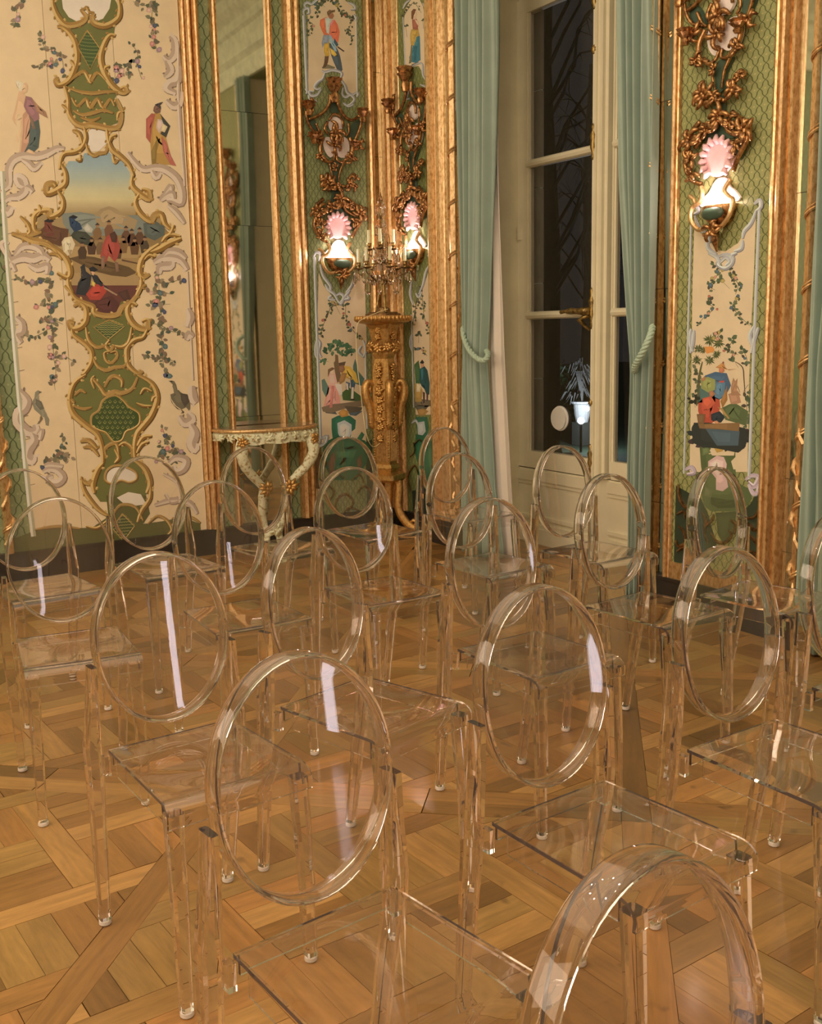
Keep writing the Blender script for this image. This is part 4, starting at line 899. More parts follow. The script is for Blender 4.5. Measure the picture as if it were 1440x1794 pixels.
# ---------------- panel on the back wall (left of the corner)
pa = board_panel('painted_panel', 'narrow painted panel on the back wall with courting couple under a tree', on_a, [xA2b + .001, xA3 - .001], .165, 3.52, C(118, 122, 70))
pa.children[0].data.materials[0] = DAMA2 = damask('green_damask_fine', C(120, 113, 66), C(74, 76, 36), C(146, 134, 80), .042, .068, 0)
mb = MB()
up = PX('n', '425,190 440,130 470,60 520,20 540,-40 860,-40 900,10 985,70 1030,180 1035,600 1050,1165 1000,1190 940,1150 905,1060 850,990 830,930 850,905 640,890 620,960 560,1020 520,1080 500,1150 430,1130 432,600')
mb.fill(WA, up, CRM2, O(.5)); mb.build('cream_field', PAINT, pa)
mb = MB(); pole(mb, WA, (482 + 50, 27), (482 + 56, 158), 5.5); pole(mb, WA, (624, 30), (626, 162), 2.6)
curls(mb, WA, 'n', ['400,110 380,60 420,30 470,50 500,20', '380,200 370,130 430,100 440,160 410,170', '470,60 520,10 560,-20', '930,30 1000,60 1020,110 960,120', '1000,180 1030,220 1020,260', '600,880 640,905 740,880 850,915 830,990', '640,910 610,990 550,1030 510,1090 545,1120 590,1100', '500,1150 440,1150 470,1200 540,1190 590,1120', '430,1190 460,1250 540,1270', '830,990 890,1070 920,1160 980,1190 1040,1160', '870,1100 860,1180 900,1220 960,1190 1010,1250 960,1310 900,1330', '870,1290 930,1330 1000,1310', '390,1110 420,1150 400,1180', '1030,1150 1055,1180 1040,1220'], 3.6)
mb.build('grey_scrollwork', PAINT, pa)
for s, n, sz in [('520,60 600,20 700,-10 800,0', 20, 2.6), ('530,70 560,140 530,200', 9, 2.8), ('590,40 640,90', 7, 2.6), ('470,220 430,260 490,310 440,390 460,450', 12, 2.4), ('780,30 820,130 880,200', 12, 3), ('850,150 960,220 1000,240', 12, 2.8), ('960,310 940,400 980,480 975,545', 12, 2.4), ('910,390 960,430', 5, 2.4)]:
    mb = MB(); garland(mb, WA, PX('n', s), n, sz, cols=VINE, fl=VFL); mb.build('painted_garland', PAINT, pa)
flat(WA, 'n', [('650,800 600,850 610,862 760,862 770,845', (110, 96, 66)), ('640,700 690,700 680,780 655,840 610,855 630,790', (96, 66, 44)), ('630,540 700,520 690,640 700,700 650,710 630,660', (186, 138, 52)), ('690,540 760,560 800,620 830,700 850,800 862,880 840,905 790,870 750,780 720,700 700,620', (74, 78, 74)), ('700,600 760,640 790,690 760,710 720,680', (196, 150, 60)), ('620,440 700,430 690,540 640,540 610,600 600,540', (130, 128, 124)), ('580,250 650,215 690,240 700,440 630,440 600,380 575,310', (196, 96, 58)), ('700,300 760,245 800,310 825,400 810,520 790,550 750,500 690,410', (206, 98, 66)), ('640,225 720,230 700,330 690,430 660,410 650,330', (176, 172, 160)), ('710,440 770,560 790,650 760,640 720,560 690,470', (134, 150, 152)), ('760,480 810,560 790,590 750,530', (58, 74, 76)), ('800,580 885,640 878,652 800,600', (56, 44, 36)), ('680,165 740,165 755,200 735,235 700,235 680,200', (150, 92, 62)), ('665,150 700,120 720,130 768,122 765,150 720,160 690,200 672,185', (110, 78, 48)), ('700,300 740,250 760,250 720,330', (206, 112, 100))], 'painted_figure', pa, label='man in orange coat and feathered hat')
# the lower scene
low = PX('4', '870,310 905,400 960,470 1010,540 1050,470 1100,390 1120,330 1190,330 1205,800 1200,1500 890,1500 880,1200 860,700')
mb = MB(); mb.fill(WA, low, CRM2, O(.5)); mb.build('cream_field', PAINT, pa)
mb = MB(); pole(mb, WA, (340 + 840 / 3.986, 400 + 200 / 3.986), (340 + 885 / 3.986, 400 + 1470 / 3.986), 5); pole(mb, WA, (340 + 1195 / 3.986, 400 + 800 / 3.986), (340 + 1210 / 3.986, 400 + 1400 / 3.986), 3)
curls(mb, WA, '4', ['830,210 850,170 880,180 870,230', '880,250 900,330 950,400 950,440', '1120,330 1100,400 1060,450', '915,390 940,430 980,460 1010,520', '1090,430 1060,470 1020,520', '960,470 940,490 985,500', '1070,470 1080,490 1040,500', '990,470 1020,455 1045,480 1025,530 1000,500', '850,760 880,800 870,860 890,900', '850,790 850,880 880,930', '1180,780 1200,850 1180,900', '1170,820 1150,860 1185,900', '850,1440 880,1480 860,1520 910,1500 900,1450', '880,1470 930,1450 920,1500'], 4)
mb.build('grey_scrollwork', PAINT, pa)
for s, n, sz in [('960,510 940,590 900,680 880,760', 26, 2.8), ('1060,540 1060,620 1100,700 1160,770', 26, 2.8), ('990,540 1020,600', 8, 2.6)]:
    mb = MB(); garland(mb, WA, PX('4', s), n, sz, cols=VINE, fl=VFL, spread=2.4); mb.build('painted_garland', PAINT, pa)
mb = MB(); garland(mb, WA, PX('4', '920,860 960,820 1010,800 1060,820 1100,860 1050,880 990,850 940,870'), 60, 3.4, cols=[C(66, 92, 58), C(84, 104, 66), C(54, 76, 50)], fsh=0, spread=1.8)
garland(mb, WA, PX('4', '900,930 940,930'), 8, 3, cols=[C(66, 92, 58), C(84, 104, 66)], fsh=0)
for k, (s, c) in enumerate([('890,1060 910,1050 950,1130 920,1180 895,1130', (92, 108, 86)), ('1110,960 1125,910 1150,1000 1190,1050 1170,1100 1110,1080', (80, 98, 78)), ('1030,1150 1080,1110 1150,1160 1190,1190 1150,1210 1040,1200', (70, 86, 44)), ('890,1250 950,1230 1050,1220 1180,1200 1195,1240 1050,1260 960,1290 900,1280', (122, 96, 68)), ('1050,1240 1180,1250 1160,1280 1080,1290', (92, 76, 56)), ('975,940 1000,900 1010,960 1030,1050 1000,1080 985,1010', (112, 84, 54)), ('985,880 1005,885 1010,950 985,940', (112, 84, 54)), ('1010,940 1060,930 1040,990 1010,970', (90, 66, 46))]): mb.fill(WA, PX('4', s), C(*c), O(1.0 + .1 * k))
mb.build('painted_tree', PAINT, pa)
flat(WA, '4', [('940,1090 985,1090 1010,1150 1028,1250 990,1262 900,1255 920,1180', (206, 134, 108)), ('960,1100 980,1100 965,1250 945,1255', (186, 108, 88)), ('940,1010 985,1010 1000,1080 985,1100 940,1095', (212, 152, 122)), ('985,1085 1030,1090 1035,1160 1015,1165 990,1110', (220, 196, 164)), ('945,990 975,985 985,1010 965,1025 945,1015', (206, 158, 120)), ('935,985 965,970 985,980 950,1000 935,1040', (110, 78, 48))], 'painted_figure', pa, label='lady in pink gown')
flat(WA, '4', [('1090,1040 1130,1070 1110,1160 1115,1190 1090,1190 1095,1110', (58, 76, 84)), ('1060,1070 1090,1080 1080,1130 1060,1120', (70, 84, 88)), ('1100,1110 1115,1110 1112,1200 1095,1195', (214, 196, 164)), ('1060,1080 1075,1085 1078,1130 1065,1125', (214, 196, 164)), ('1045,960 1090,965 1130,1010 1148,1080 1130,1080 1090,1030 1060,1050 1035,1020', (196, 148, 60)), ('1030,1010 1070,1010 1050,1070 1020,1090 1010,1070', (150, 104, 56)), ('1010,960 1045,955 1055,985 1035,1010 1012,1000', (134, 90, 60)), ('1095,1190 1125,1190 1120,1200 1092,1198', (60, 46, 38))], 'painted_figure', pa, label='bowing man in yellow coat')
flat(WA, '4', [('905,1265 980,1270 1000,1300 920,1290', (80, 76, 66)), ('1080,1290 1180,1275 1130,1310 1090,1305', (80, 84, 78)), ('960,1330 1000,1310 1040,1300 1090,1310 1130,1340 1125,1400 1100,1420 1090,1480 970,1490 960,1400', (50, 92, 62)), ('1005,1290 1040,1260 1080,1280 1075,1310 1030,1320', (176, 120, 56)), ('1000,1360 1050,1340 1100,1370 1100,1430 1070,1490 1030,1490 1005,1430', (176, 164, 144)), ('1015,1380 1055,1365 1085,1385 1080,1440 1050,1470 1020,1440', (196, 184, 164)), ('940,1480 1000,1450 1100,1460 1190,1480 1230,1530 1200,1640 1120,1760 960,1760 900,1640 900,1540', (44, 82, 50)), ('1130,1480 1170,1420 1190,1440 1160,1500', (60, 96, 60)), ('980,1560 1130,1550 1110,1600 1000,1605', (60, 100, 62)), ('930,1640 960,1560 980,1600 970,1720 940,1740', (96, 66, 44)), ('1130,1620 1160,1580 1170,1650 1140,1720', (96, 66, 44))], 'painted_urn', pa, label='green painted urn with a white shell')
carved_foot(pa, WA, 'p', [('545,775 562,766 566,905 552,905', (96, 66, 38)), ('640,775 652,770 655,905 640,905', (52, 58, 34))], [('556,905 552,870 566,850 582,862 572,880', 5), ('556,830 570,812 560,795', 4), ('590,905 585,880 602,866 616,880 606,895', 5), ('645,905 650,870 636,852 622,864', 5), ('640,830 652,812 640,792', 4), ('560,912 600,906 650,908', 6), ('574,846 584,832 600,838', 4), ('612,842 628,832 634,846', 4), ('598,900 610,890 628,896', 4)])
# ---------------- panel on the right wall between corner and curtain
pb = board_panel('painted_panel', 'narrow painted panel with man in dark green coat, right of the corner', on_b, [yB0b - .001, yB1 + .001], .165, 3.52, C(118, 122, 70))
pb.children[0].data.materials[0] = DAMB2 = damask('green_damask_fine_b', C(116, 110, 58), C(70, 72, 30), C(140, 130, 74), .042, .068, 1)
mb = MB()
mb.fill(WB, PX('7', '590,130 600,60 630,10 650,-20 690,-20 720,40 735,100 740,480 735,540 715,500 690,460 640,470 625,520 600,480 592,300'), C(206, 170, 126), O(.5)); mb.build('cream_field', PAINT, pb); mb = MB(); mb.fill(WB, PX('5', '800,880 830,940 860,880 900,760 935,660 945,1200 935,1700 830,1700 815,1200'), CRM2, O(.5)); mb.build('cream_field', PAINT, pb)
mb = MB(); pole(mb, WB, (560 + 582 / 3.986, 30), (560 + 600 / 3.986, 130), 2.2); mb.build('bamboo_pole', PAINT, pb); mb = MB(); pole(mb, WB, (520 + 800 / 3.986, 300 + 1000 / 3.986), (520 + 815 / 3.986, 300 + 1650 / 3.986), 2.2)
curls(mb, WB, '7', ['580,60 600,20 630,0', '720,20 740,80 730,130', '630,470 690,440 715,450 720,520 745,570 735,600', '625,470 600,560 620,610', '600,590 620,640 600,690 650,680', '700,590 745,610 740,650', '635,610 660,640 640,680'], 2.6)
mb.build('grey_scrollwork', PAINT, pb); mb = MB()
curls(mb, WB, '5', ['800,770 790,860 810,930', '935,640 900,700 880,790 850,860', '930,1140 945,1200 930,1270', '800,1140 790,1200 805,1260', '830,850 850,880 870,840', '910,590 940,600 935,660', '800,1760 830,1740 850,1780'], 3)
mb.build('grey_scrollwork', PAINT, pb)
for z, s, n, sz in [('5', '850,800 840,900 820,1000 810,1080', 24, 2.4), ('5', '870,820 880,920 890,1020 930,1130', 24, 2.4), ('5', '850,1140 850,1200', 8, 2.6), ('5', '840,1230 870,1240 910,1290', 10, 2.6), ('7', '590,110 620,60 660,20 710,90', 14, 2), ('7', '600,180 610,260', 6, 1.8), ('7', '720,140 725,200', 5, 1.8)]:
    mb = MB(); garland(mb, WB, PX(z, s), n, sz, cols=VINE, fl=VFL); mb.build('painted_garland', PAINT, pb)
flat(WB, '7', [('640,450 690,430 700,445 650,465', (96, 84, 66)), ('640,220 690,210 700,260 705,420 670,440 630,430 625,400 650,330', (58, 104, 104)), ('630,400 640,300 650,280 640,440 622,445', (110, 96, 66)), ('640,205 690,200 695,250 670,260 660,320 635,310 632,240', (176, 134, 62)), ('645,140 675,130 690,160 685,210 650,205', (150, 84, 60)), ('660,130 690,150 695,190 680,170', (206, 156, 118)), ('648,75 668,65 680,90 675,125 652,130', (204, 156, 116)), ('640,80 655,62 675,66 660,90 650,140 640,130', (110, 66, 40)), ('655,330 680,320 672,420 660,425', (46, 86, 88))], 'painted_figure', pb, label='woman in teal skirt')
flat(WB, '5', [('815,1600 860,1590 940,1600 935,1640 880,1650 820,1630', (104, 86, 60)), ('820,1350 850,1320 870,1430 860,1500 830,1500', (60, 84, 48)), ('820,1490 860,1480 880,1540 870,1610 825,1610', (160, 120, 60)), ('835,1480 870,1490 860,1540 835,1540', (196, 166, 120)), ('860,1380 890,1360 912,1390 928,1480 925,1560 905,1560 890,1520 870,1500 855,1460', (38, 66, 60)), ('880,1540 895,1545 892,1620 882,1620', (70, 50, 44)), ('905,1550 918,1550 915,1600 905,1605', (70, 50, 44)), ('862,1335 885,1335 888,1365 868,1375', (170, 120, 86)), ('858,1340 875,1315 890,1335 880,1345', (32, 34, 32)), ('865,1380 885,1375 880,1450 870,1460', (52, 96, 92))], 'painted_figure', pb, label='man in dark green coat')
flat(WB, '6', [('820,440 925,440 900,470 840,475', (84, 76, 56)), ('840,470 880,460 920,480 890,510 850,510', (150, 108, 56)), ('830,520 910,520 920,600 905,660 845,660 835,600', (52, 86, 58)), ('840,560 890,550 900,620 870,660 845,640', (160, 150, 130)), ('830,640 890,650 935,690 950,760 940,900 880,1040 830,1040 850,860 820,760', (44, 80, 48)), ('880,740 940,740 935,900 890,930', (54, 92, 56))], 'painted_urn', pb)
carved_foot(pb, WB, 'p', [('722,860 760,850 764,915 724,912', (38, 44, 30))], [('718,800 726,790 724,775', 3), ('720,860 714,835 726,815 732,830', 4), ('742,905 736,880 748,862 756,878', 4), ('722,905 730,890 738,905', 4), ('752,850 760,830 752,815', 3), ('724,780 735,770 745,782', 3)])
# ---------------- panel right of the window
pc = board_panel('painted_panel', 'painted panel right of the window with blue-coated and red-robed seated figures', on_b, [yB2b - .001, 3.432, yB3 + .001], .165, 3.52, C(118, 122, 70), .0003)
DAMB3 = damask('green_damask_mid', C(130, 117, 64), C(76, 72, 32), C(156, 132, 74), .056, .066, 1)
for b in pc.children: b.data.materials[0] = DAMB3
mb = MB()
mb.fill(WB, PX('s', '545,320 600,420 640,470 700,550 760,560 850,500 890,430 950,330 975,270 960,700 940,1100 925,1500 915,2100 510,2100 525,1300 530,800'), CRM2, O(.5)); mb.build('cream_field', PAINT, pc)
mb = MB()
for a, b, w in (((1211, 378), (1198, 830), 3.6), ((1330, 366), (1312, 840), 5.5)): pole(mb, WB, a, b, w)
curls(mb, WB, 's', ['530,260 560,240 570,280 540,300', '545,310 580,400 640,450 650,500', '960,230 1000,200 1005,250 970,280', '975,270 940,360 890,420 880,470', '630,470 640,540 700,580', '880,480 870,540 820,560', '640,570 700,600 720,660', '840,570 800,590 810,620', '700,600 760,580 810,600 800,650 750,680 700,650 720,620', '720,640 760,600 790,630 760,660', '520,1100 510,1180 530,1260', '540,1110 530,1200 515,1270', '960,1080 930,1150 950,1230', '990,1090 960,1180 940,1270'], 5.5, rel=.003)
curls(mb, WB, 't', ['480,890 520,870 540,910 490,920', '900,960 940,930 990,940 960,1000 920,970', '940,1020 990,1000 980,1060', '920,990 960,1060 1000,1020'], 6, C(160, 130, 124), C(190, 160, 150), .003)
mb.build('grey_scrollwork', PAINT, pc)
for s, n, sz in [('690,640 720,690 680,760 640,800 690,830', 24, 3.4), ('790,690 810,740 850,790 830,860', 24, 3.4), ('660,880 640,920 680,960 620,1010 560,1080', 24, 3), ('840,880 810,940 850,1000 930,1080', 24, 3), ('730,760 790,820', 8, 3.4), ('700,1120 690,1170 740,1110', 10, 3.2), ('830,1150 800,1200 780,1260 850,1280', 16, 3.2), ('880,1240 910,1310 900,1360', 10, 3.4), ('820,1320 850,1370', 6, 3)]:
    mb = MB(); garland(mb, WB, PX('s', s), n, sz, cols=VINE, fl=VFL, spread=2.2); mb.build('painted_garland', PAINT, pc)
mb = MB()                                                           # palm-like tree and thin tree
for c, r in (((570, 1240), 36), ((650, 1180), 46), ((715, 1200), 44), ((560, 1320), 40), ((650, 1320), 40), ((700, 1280), 36), ((610, 1250), 30)):
    for k in range(13):
        a = k * 2 * math.pi / 13 + rnd.random() * .3; u, v = PX('s', '%d,%d' % c)[0]; L = r / 3.986 * (.8 + .35 * rnd.random())
        mb.fill(WB, [(u, v), (u + L * .5 * math.cos(a + .25), v + L * .5 * math.sin(a + .25)), (u + L * math.cos(a), v + L * math.sin(a)), (u + L * .5 * math.cos(a - .25), v + L * .5 * math.sin(a - .25))], rnd.choice([C(70, 72, 34), C(88, 84, 44), C(56, 60, 32)]), O(1.1 + .02 * k))
mb.blob(WB, PX('s', '645,1245')[0], 8, 7, C(196, 120, 56), O(1.7), n=10, wob=.25)
mb.stroke(WB, PX('s', '600,1330 580,1420 570,1550 560,1640'), 4, C(84, 76, 44), O(1.3)); mb.stroke(WB, PX('s', '830,1330 880,1370 890,1450 900,1600'), 2, C(70, 56, 40), O(1.3)); mb.stroke(WB, PX('s', '885,1540 920,1490'), 1.4, C(70, 56, 40), O(1.3))
garland(mb, WB, PX('s', '550,1370 570,1430 560,1500 550,1580'), 14, 3.4, cols=VINE, fsh=0); garland(mb, WB, PX('s', '900,1560 910,1640 900,1740 880,1780'), 22, 4, cols=VINE, fsh=0); garland(mb, WB, PX('s', '540,1590 550,1650'), 10, 4.4, cols=[C(40, 38, 26)], fsh=0)
mb.build('painted_tree', PAINT, pc)
flat(WB, 't', [('560,300 690,300 690,420 570,420', (70, 84, 70)), ('590,250 640,240 690,260 690,330 640,350 590,320', (132, 124, 66)), ('780,360 850,340 870,420 800,440', (156, 108, 76)), ('800,310 815,245 830,270 845,250 840,330 870,370 800,370', (150, 104, 70)), ('790,430 840,430 920,480 900,580 760,540 730,460', (80, 84, 48)), ('540,560 640,560 860,590 900,600 920,640 900,730 850,770 700,740 600,730 530,700 530,620', (44, 44, 36)), ('620,600 860,620 850,720 700,720', (70, 78, 76)), ('570,570 860,560 855,620 700,605 580,600', (120, 84, 48)), ('560,500 620,500 610,570 570,570', (110, 76, 46))], 'painted_terrace', pc)
mb = MB(); garland(mb, WB, PX('t', '545,620 560,680 620,710 720,700 840,720 900,660 910,600'), 70, 5.5, cols=[C(46, 40, 34), C(58, 52, 40), C(40, 44, 40), C(66, 48, 44)], fsh=0, spread=1.7); mb.build('painted_foliage', PAINT, pc)
flat(WB, 't', [('600,250 620,230 690,205 770,215 800,300 780,340 750,380 720,400 690,390 690,300 640,250', (66, 82, 92)), ('690,290 730,265 760,280 750,370 715,395 685,380', (84, 104, 110)), ('770,300 775,400 740,460 725,410 760,340', (140, 92, 46)), ('590,255 620,235 620,260 600,275', (150, 96, 64)), ('715,270 755,265 750,280 720,280', (170, 70, 56)), ('715,170 745,165 755,200 735,215 715,205', (166, 96, 62)), ('690,175 720,155 745,135 760,175 780,190 730,180', (170, 110, 58)), ('780,188 840,185 780,194', (150, 100, 60)), ('738,140 745,130 752,140 745,152', (120, 70, 50))], 'painted_figure', pc, label='blue-coated figure in pointed hat')
flat(WB, 't', [('570,420 620,380 690,370 720,400 725,450 700,540 640,580 590,540 570,480', (160, 66, 44)), ('600,390 660,375 690,420 640,470 600,440', (178, 78, 50)), ('660,500 720,480 760,520 730,560 690,560 660,540', (40, 44, 44)), ('680,550 700,545 750,590 735,605 700,580', (176, 112, 72)), ('645,345 670,335 690,360 670,380 650,375', (150, 92, 58)), ('700,450 740,460 790,530 780,535 730,470', (150, 110, 60))], 'painted_figure', pc, label='red-robed seated figure')
flat(WB, 't', [('580,730 640,720 660,740 640,770 650,790 820,790 830,740 830,800 800,830 820,900 830,960 880,1000 930,1020 945,1090 900,1150 840,1180 640,1180 590,1140 560,1020 600,930 590,860', (78, 82, 44)), ('600,740 640,735 660,770 600,790', (96, 98, 56)), ('640,830 700,790 750,800 770,850 760,930 770,1010 730,1040 680,1030 680,950 640,900', (190, 146, 126)), ('650,840 700,815 745,830 740,890 700,930 660,900', (206, 166, 140)), ('660,700 690,640 730,650 760,700 740,760 700,770', (166, 122, 54)), ('680,690 705,665 725,690 705,715', (92, 92, 52)), ('640,1080 760,1100 880,1100 860,1150 700,1160 640,1130', (58, 62, 32)), ('680,1190 830,1180 800,1340 740,1420 690,1340', (66, 66, 36)), ('600,1000 660,1040 640,1090 590,1070', (92, 90, 54))], 'painted_urn', pc, label='green painted urn with a pink shell')
carved_foot(pc, WB, 't', [('415,1000 560,1080 620,1200 690,1440 640,1540 400,1540', (40, 46, 28)), ('1010,1000 940,1120 860,1200 820,1440 880,1560 1000,1560', (44, 48, 28))], [('430,990 440,1080 480,1150 540,1180', 7), ('990,1090 1000,1160 960,1220 890,1225', 7), ('420,1200 470,1180 480,1230', 6), ('430,1280 470,1320 480,1400 430,1420 415,1380', 7), ('420,1460 480,1430 520,1480', 7), ('560,1180 600,1240 590,1330 620,1400', 7), ('640,1330 680,1390 740,1400 790,1350 770,1310', 7), ('780,1240 820,1270 810,1340', 7), ('850,1240 920,1270 960,1310 990,1290', 7), ('880,1330 940,1360 990,1420 980,1500', 7), ('900,1460 960,1470 1000,1540', 7), ('600,1290 650,1240 660,1200', 6), ('860,1400 900,1440 890,1520', 6), ('500,1480 560,1500 600,1560', 6)])
tag(MB().box((XB - .03, yB3, .165), (XB - .001, yB2b, .245), (1, 1, 1)).build('trim_41', GOLD), kind='structure')
# ================================================================ gilt wall lights (one design, three copies)
TEAL = simple('teal_lacquer', C(58, 66, 44), rough=.35, var=.15, scale=20)
PALE = simple('painted_medallion', C(206, 172, 142), rough=.5, var=.15, scale=14)
PINKM = simple('pink_medallion', C(214, 150, 130), rough=.5, var=.12, scale=14)
SB = WA(591, 453)
class LPlane:
    def __call__(s, u, v, off=0.0): return WA(u, v, PO + off) - SB
LQ = LPlane()
def L3(z, s, d): 
    """pixels with a depth each: 'x,y,depth ...'"""
    out = []
    for a in s.split():
        x, y, *r = a.split(','); q = PX(z, x + ',' + y)[0]; out.append(LQ(q[0], q[1], float(r[0]) / 1000 if r else d))
    return out
def clump(mb, c, r, n, seed, depth=.02):
    """a cluster of carved acanthus: fat curling tongues over one another round a knob"""
    R3 = random.Random(seed)
    for k in range(n):
        a = 2 * math.pi * k / n + R3.random() * .8; L = r * (.65 + .65 * R3.random()); d = Vector((math.cos(a), 0, math.sin(a))); e = Vector((-math.sin(a), 0, math.cos(a))) * (1 if R3.random() < .5 else -1)
        p0 = c + Vector((0, -depth * .2 * R3.random(), 0)); pts = []
        for j in range(6):
            t = j / 5; q = .5 + 3.3 * t; pts.append(p0 + d * L * (.25 + .85 * math.sin(min(1.75, t * 2.0)) * .9) + e * L * .42 * (1 - math.cos(q)) * t + Vector((0, -depth * math.sin(math.pi * (.25 + .6 * t)), 0)))
        mb.tube(pts, [r * x for x in (.20, .27, .28, .24, .19, .12)], 6)
    for k in range(3): mb.ball(c + Vector(((R3.random() - .5) * r * .6, -depth * (.7 + .3 * R3.random()), (R3.random() - .5) * r * .6)), r * (.22 + .12 * R3.random()), n=6, m_=5)
def stemtube(pts, r0, r1, flat=.6):
    r0 *= 1.3; r1 *= 1.3
    P = smooth([tuple(p) for p in pts], 5); n = len(P)
    return MB().tube(P, [r0 + (r1 - r0) * i / (n - 1) for i in range(n)], 7)
def sconce():
    t_ = thing('wall_sconce', '', 'wall lamp', SB, 'gilt rococo wall lights', world=False)
    for s, a, b in [('1110,660,30 1105,720,34 1065,780,30 1010,815,26 960,832,30', .009, .007), ('1158,660,30 1165,730,34 1200,800,30 1250,838,26 1300,820,30', .009, .007),
                    ('940,770,34 950,840,30 985,905,24 1040,935,20', .0075, .006), ('1335,815,34 1318,890,30 1290,960,24 1268,1000,20', .0075, .006), ('1010,860,26 1035,920,22 1060,945,20', .006, .005), ('1235,860,26 1240,920,22 1220,950,20', .006, .005),
                    ('1105,1140,22 1118,1200,26 1130,1265,22', .006, .004), ('1205,1130,22 1180,1190,26 1166,1265,22', .007, .004), ('1060,1095,24 1095,1130,28 1130,1120,26 1140,1075,22 1120,1060,22', .008, .005), ('1240,1090,24 1200,1130,28 1160,1120,26 1155,1080,22', .008, .005),
                    ('1105,1400,24 1085,1460,28 1040,1510,26', .010, .007), ('1185,1390,24 1220,1470,28 1290,1510,26', .009, .007), ('1050,1220,24 1060,1290,34 1110,1310,32 1145,1280,24', .011, .008), ('1290,1240,28 1270,1220,30 1245,1250,34 1240,1300,32 1190,1300,24', .011, .009), ('985,1450,24 1010,1500,34 1000,1580,34 1040,1660,32 1090,1690,26', .012, .008), ('1320,1470,24 1330,1530,34 1290,1600,34 1260,1660,28', .011, .008), ('1060,1390,24 1020,1430,30 990,1480,26', .010, .008), ('1230,1390,24 1290,1440,30 1310,1490,26', .010, .008), ('1060,960,24 1040,1020,32 1050,1090,32 1090,1120,26', .010, .008), ('1245,960,24 1265,1030,32 1250,1090,32 1210,1120,26', .010, .008), ('1090,1330,26 1140,1300,34 1200,1330,30', .010, .008), ('1090,850,24 1070,900,26 1095,930,24', .008, .006), ('1100,840,24 1140,795,28 1190,830,26 1200,890,24', .007, .006)]:
        stemtube(L3('3', s, .02), a, b).build('scroll_stem', GOLD_DK, t_, shade=True)
    for s, a, b in [('215,505,30 232,545,36 215,580,34 180,600,36 185,660,44 225,710,40 270,705,44', .009, .008), ('375,500,30 352,545,36 375,580,34 400,600,36 398,660,44 350,710,40 310,705,44', .009, .008), ('150,540,30 180,560,34 195,590,34', .008, .006)]:
        stemtube(L3('5', s, .02), a, b).build('scroll_stem', GOLD, t_, shade=True)
    def cup(u, v, w, h, d):
        """leafy candle cup, broad at the top"""
        c = LQ(u, v, d); r = w * .00385 / 2; hh = h * .00385
        return MB().lathe([(r * .35, -hh), (r * .5, -hh * .8), (r * .36, -hh * .6), (r * .85, -hh * .32), (r * .98, -hh * .26), (r * .7, -hh * .2), (r * 1.0, 0), (r * .8, 0), (r * .55, -hh * .15)], tuple(c), 14, gad=.22, gn=7).build('candle_cup', GOLD_DK, t_, shade=35)
    cup(585, 137, 26, 38, .055); cup(541, 177, 22, 22, .07); cup(635, 190, 20, 22, .07); cup(550, 232, 20, 18, .06); cup(622, 248, 20, 14, .06)
    for k, (z, u, v, r, n) in enumerate([('3', 1140, 930, .038, 9), ('3', 960, 740, .026, 7), ('3', 1330, 800, .024, 7), ('3', 1000, 960, .030, 8), ('3', 1300, 1005, .028, 7), ('3', 1030, 1100, .024, 7), ('3', 1250, 1110, .026, 7), ('3', 1080, 1270, .034, 8), ('3', 1240, 1290, .030, 8), ('3', 1275, 1245, .018, 6), ('3', 1150, 1300, .026, 7), ('3', 1135, 1170, .018, 6),
                                         ('3', 1020, 1470, .036, 9), ('3', 1310, 1490, .034, 9), ('3', 1170, 1400, .036, 8), ('3', 1110, 1440, .026, 7), ('3', 1230, 1440, .026, 7), ('3', 1030, 1560, .028, 8), ('3', 1270, 1550, .022, 7), ('3', 1140, 1010, .034, 8), ('3', 1040, 1640, .026, 7)]):
        q = PX(z, '%d,%d' % (u, v))[0]; mb = MB(); clump(mb, LQ(q[0], q[1], .022), r * 1.22, n, k + 5, .026); mb.build('leaf_spray', GOLD_DK, t_, shade=True)
    def slab(name, z, s, mat, d0=.004, d1=.016):
        p = smooth(PX(z, s), 3, True); n = len(p); vs = [LQ(u, v, d) for d in (d0, d1) for u, v in p]
        MB().add(vs, [(i, (i + 1) % n, n + (i + 1) % n, n + i) for i in range(n)] + [tuple(range(n, 2 * n))]).build(name, mat, t_)
    slab('medallion', '3', '1095,870 1110,830 1145,815 1185,840 1195,890 1170,925 1120,920', PALE)
    slab('medallion', '3', '1060,1000 1075,960 1120,960 1145,985 1180,955 1230,970 1245,1040 1225,1095 1180,1100 1145,1080 1110,1100 1075,1060', PALE)
    slab('medallion', '3', '1085,1560 1110,1520 1160,1505 1210,1530 1235,1580 1215,1640 1160,1670 1110,1640', PINKM, .004, .02)
    slab('lacquer_inset', '3', '950,800 1000,840 1035,900 1040,935 990,910 955,860', TEAL); slab('lacquer_inset', '3', '1305,840 1325,860 1300,930 1265,985 1240,940 1250,880', TEAL)
    slab('lacquer_inset', '3', '1120,700 1150,690 1170,770 1150,790 1110,780', TEAL); slab('lacquer_inset', '3', '1115,1140 1200,1135 1170,1200 1165,1270 1130,1265', TEAL); slab('lacquer_inset', '3', '1130,1300 1165,1310 1180,1400 1240,1500 1180,1500 1110,1490 1060,1480 1110,1400', TEAL); slab('lacquer_inset', '3', '1255,1530 1290,1530 1275,1610 1250,1600', TEAL)
    slab('shell_plate', '5', '195,602 205,560 235,535 255,500 285,480 325,490 345,530 375,555 390,602', PALE, .003, .010)
    mb = MB()                                                        # ring of shell tongues round the glowing medallion
    q = PX('3', '1160,1585')[0]
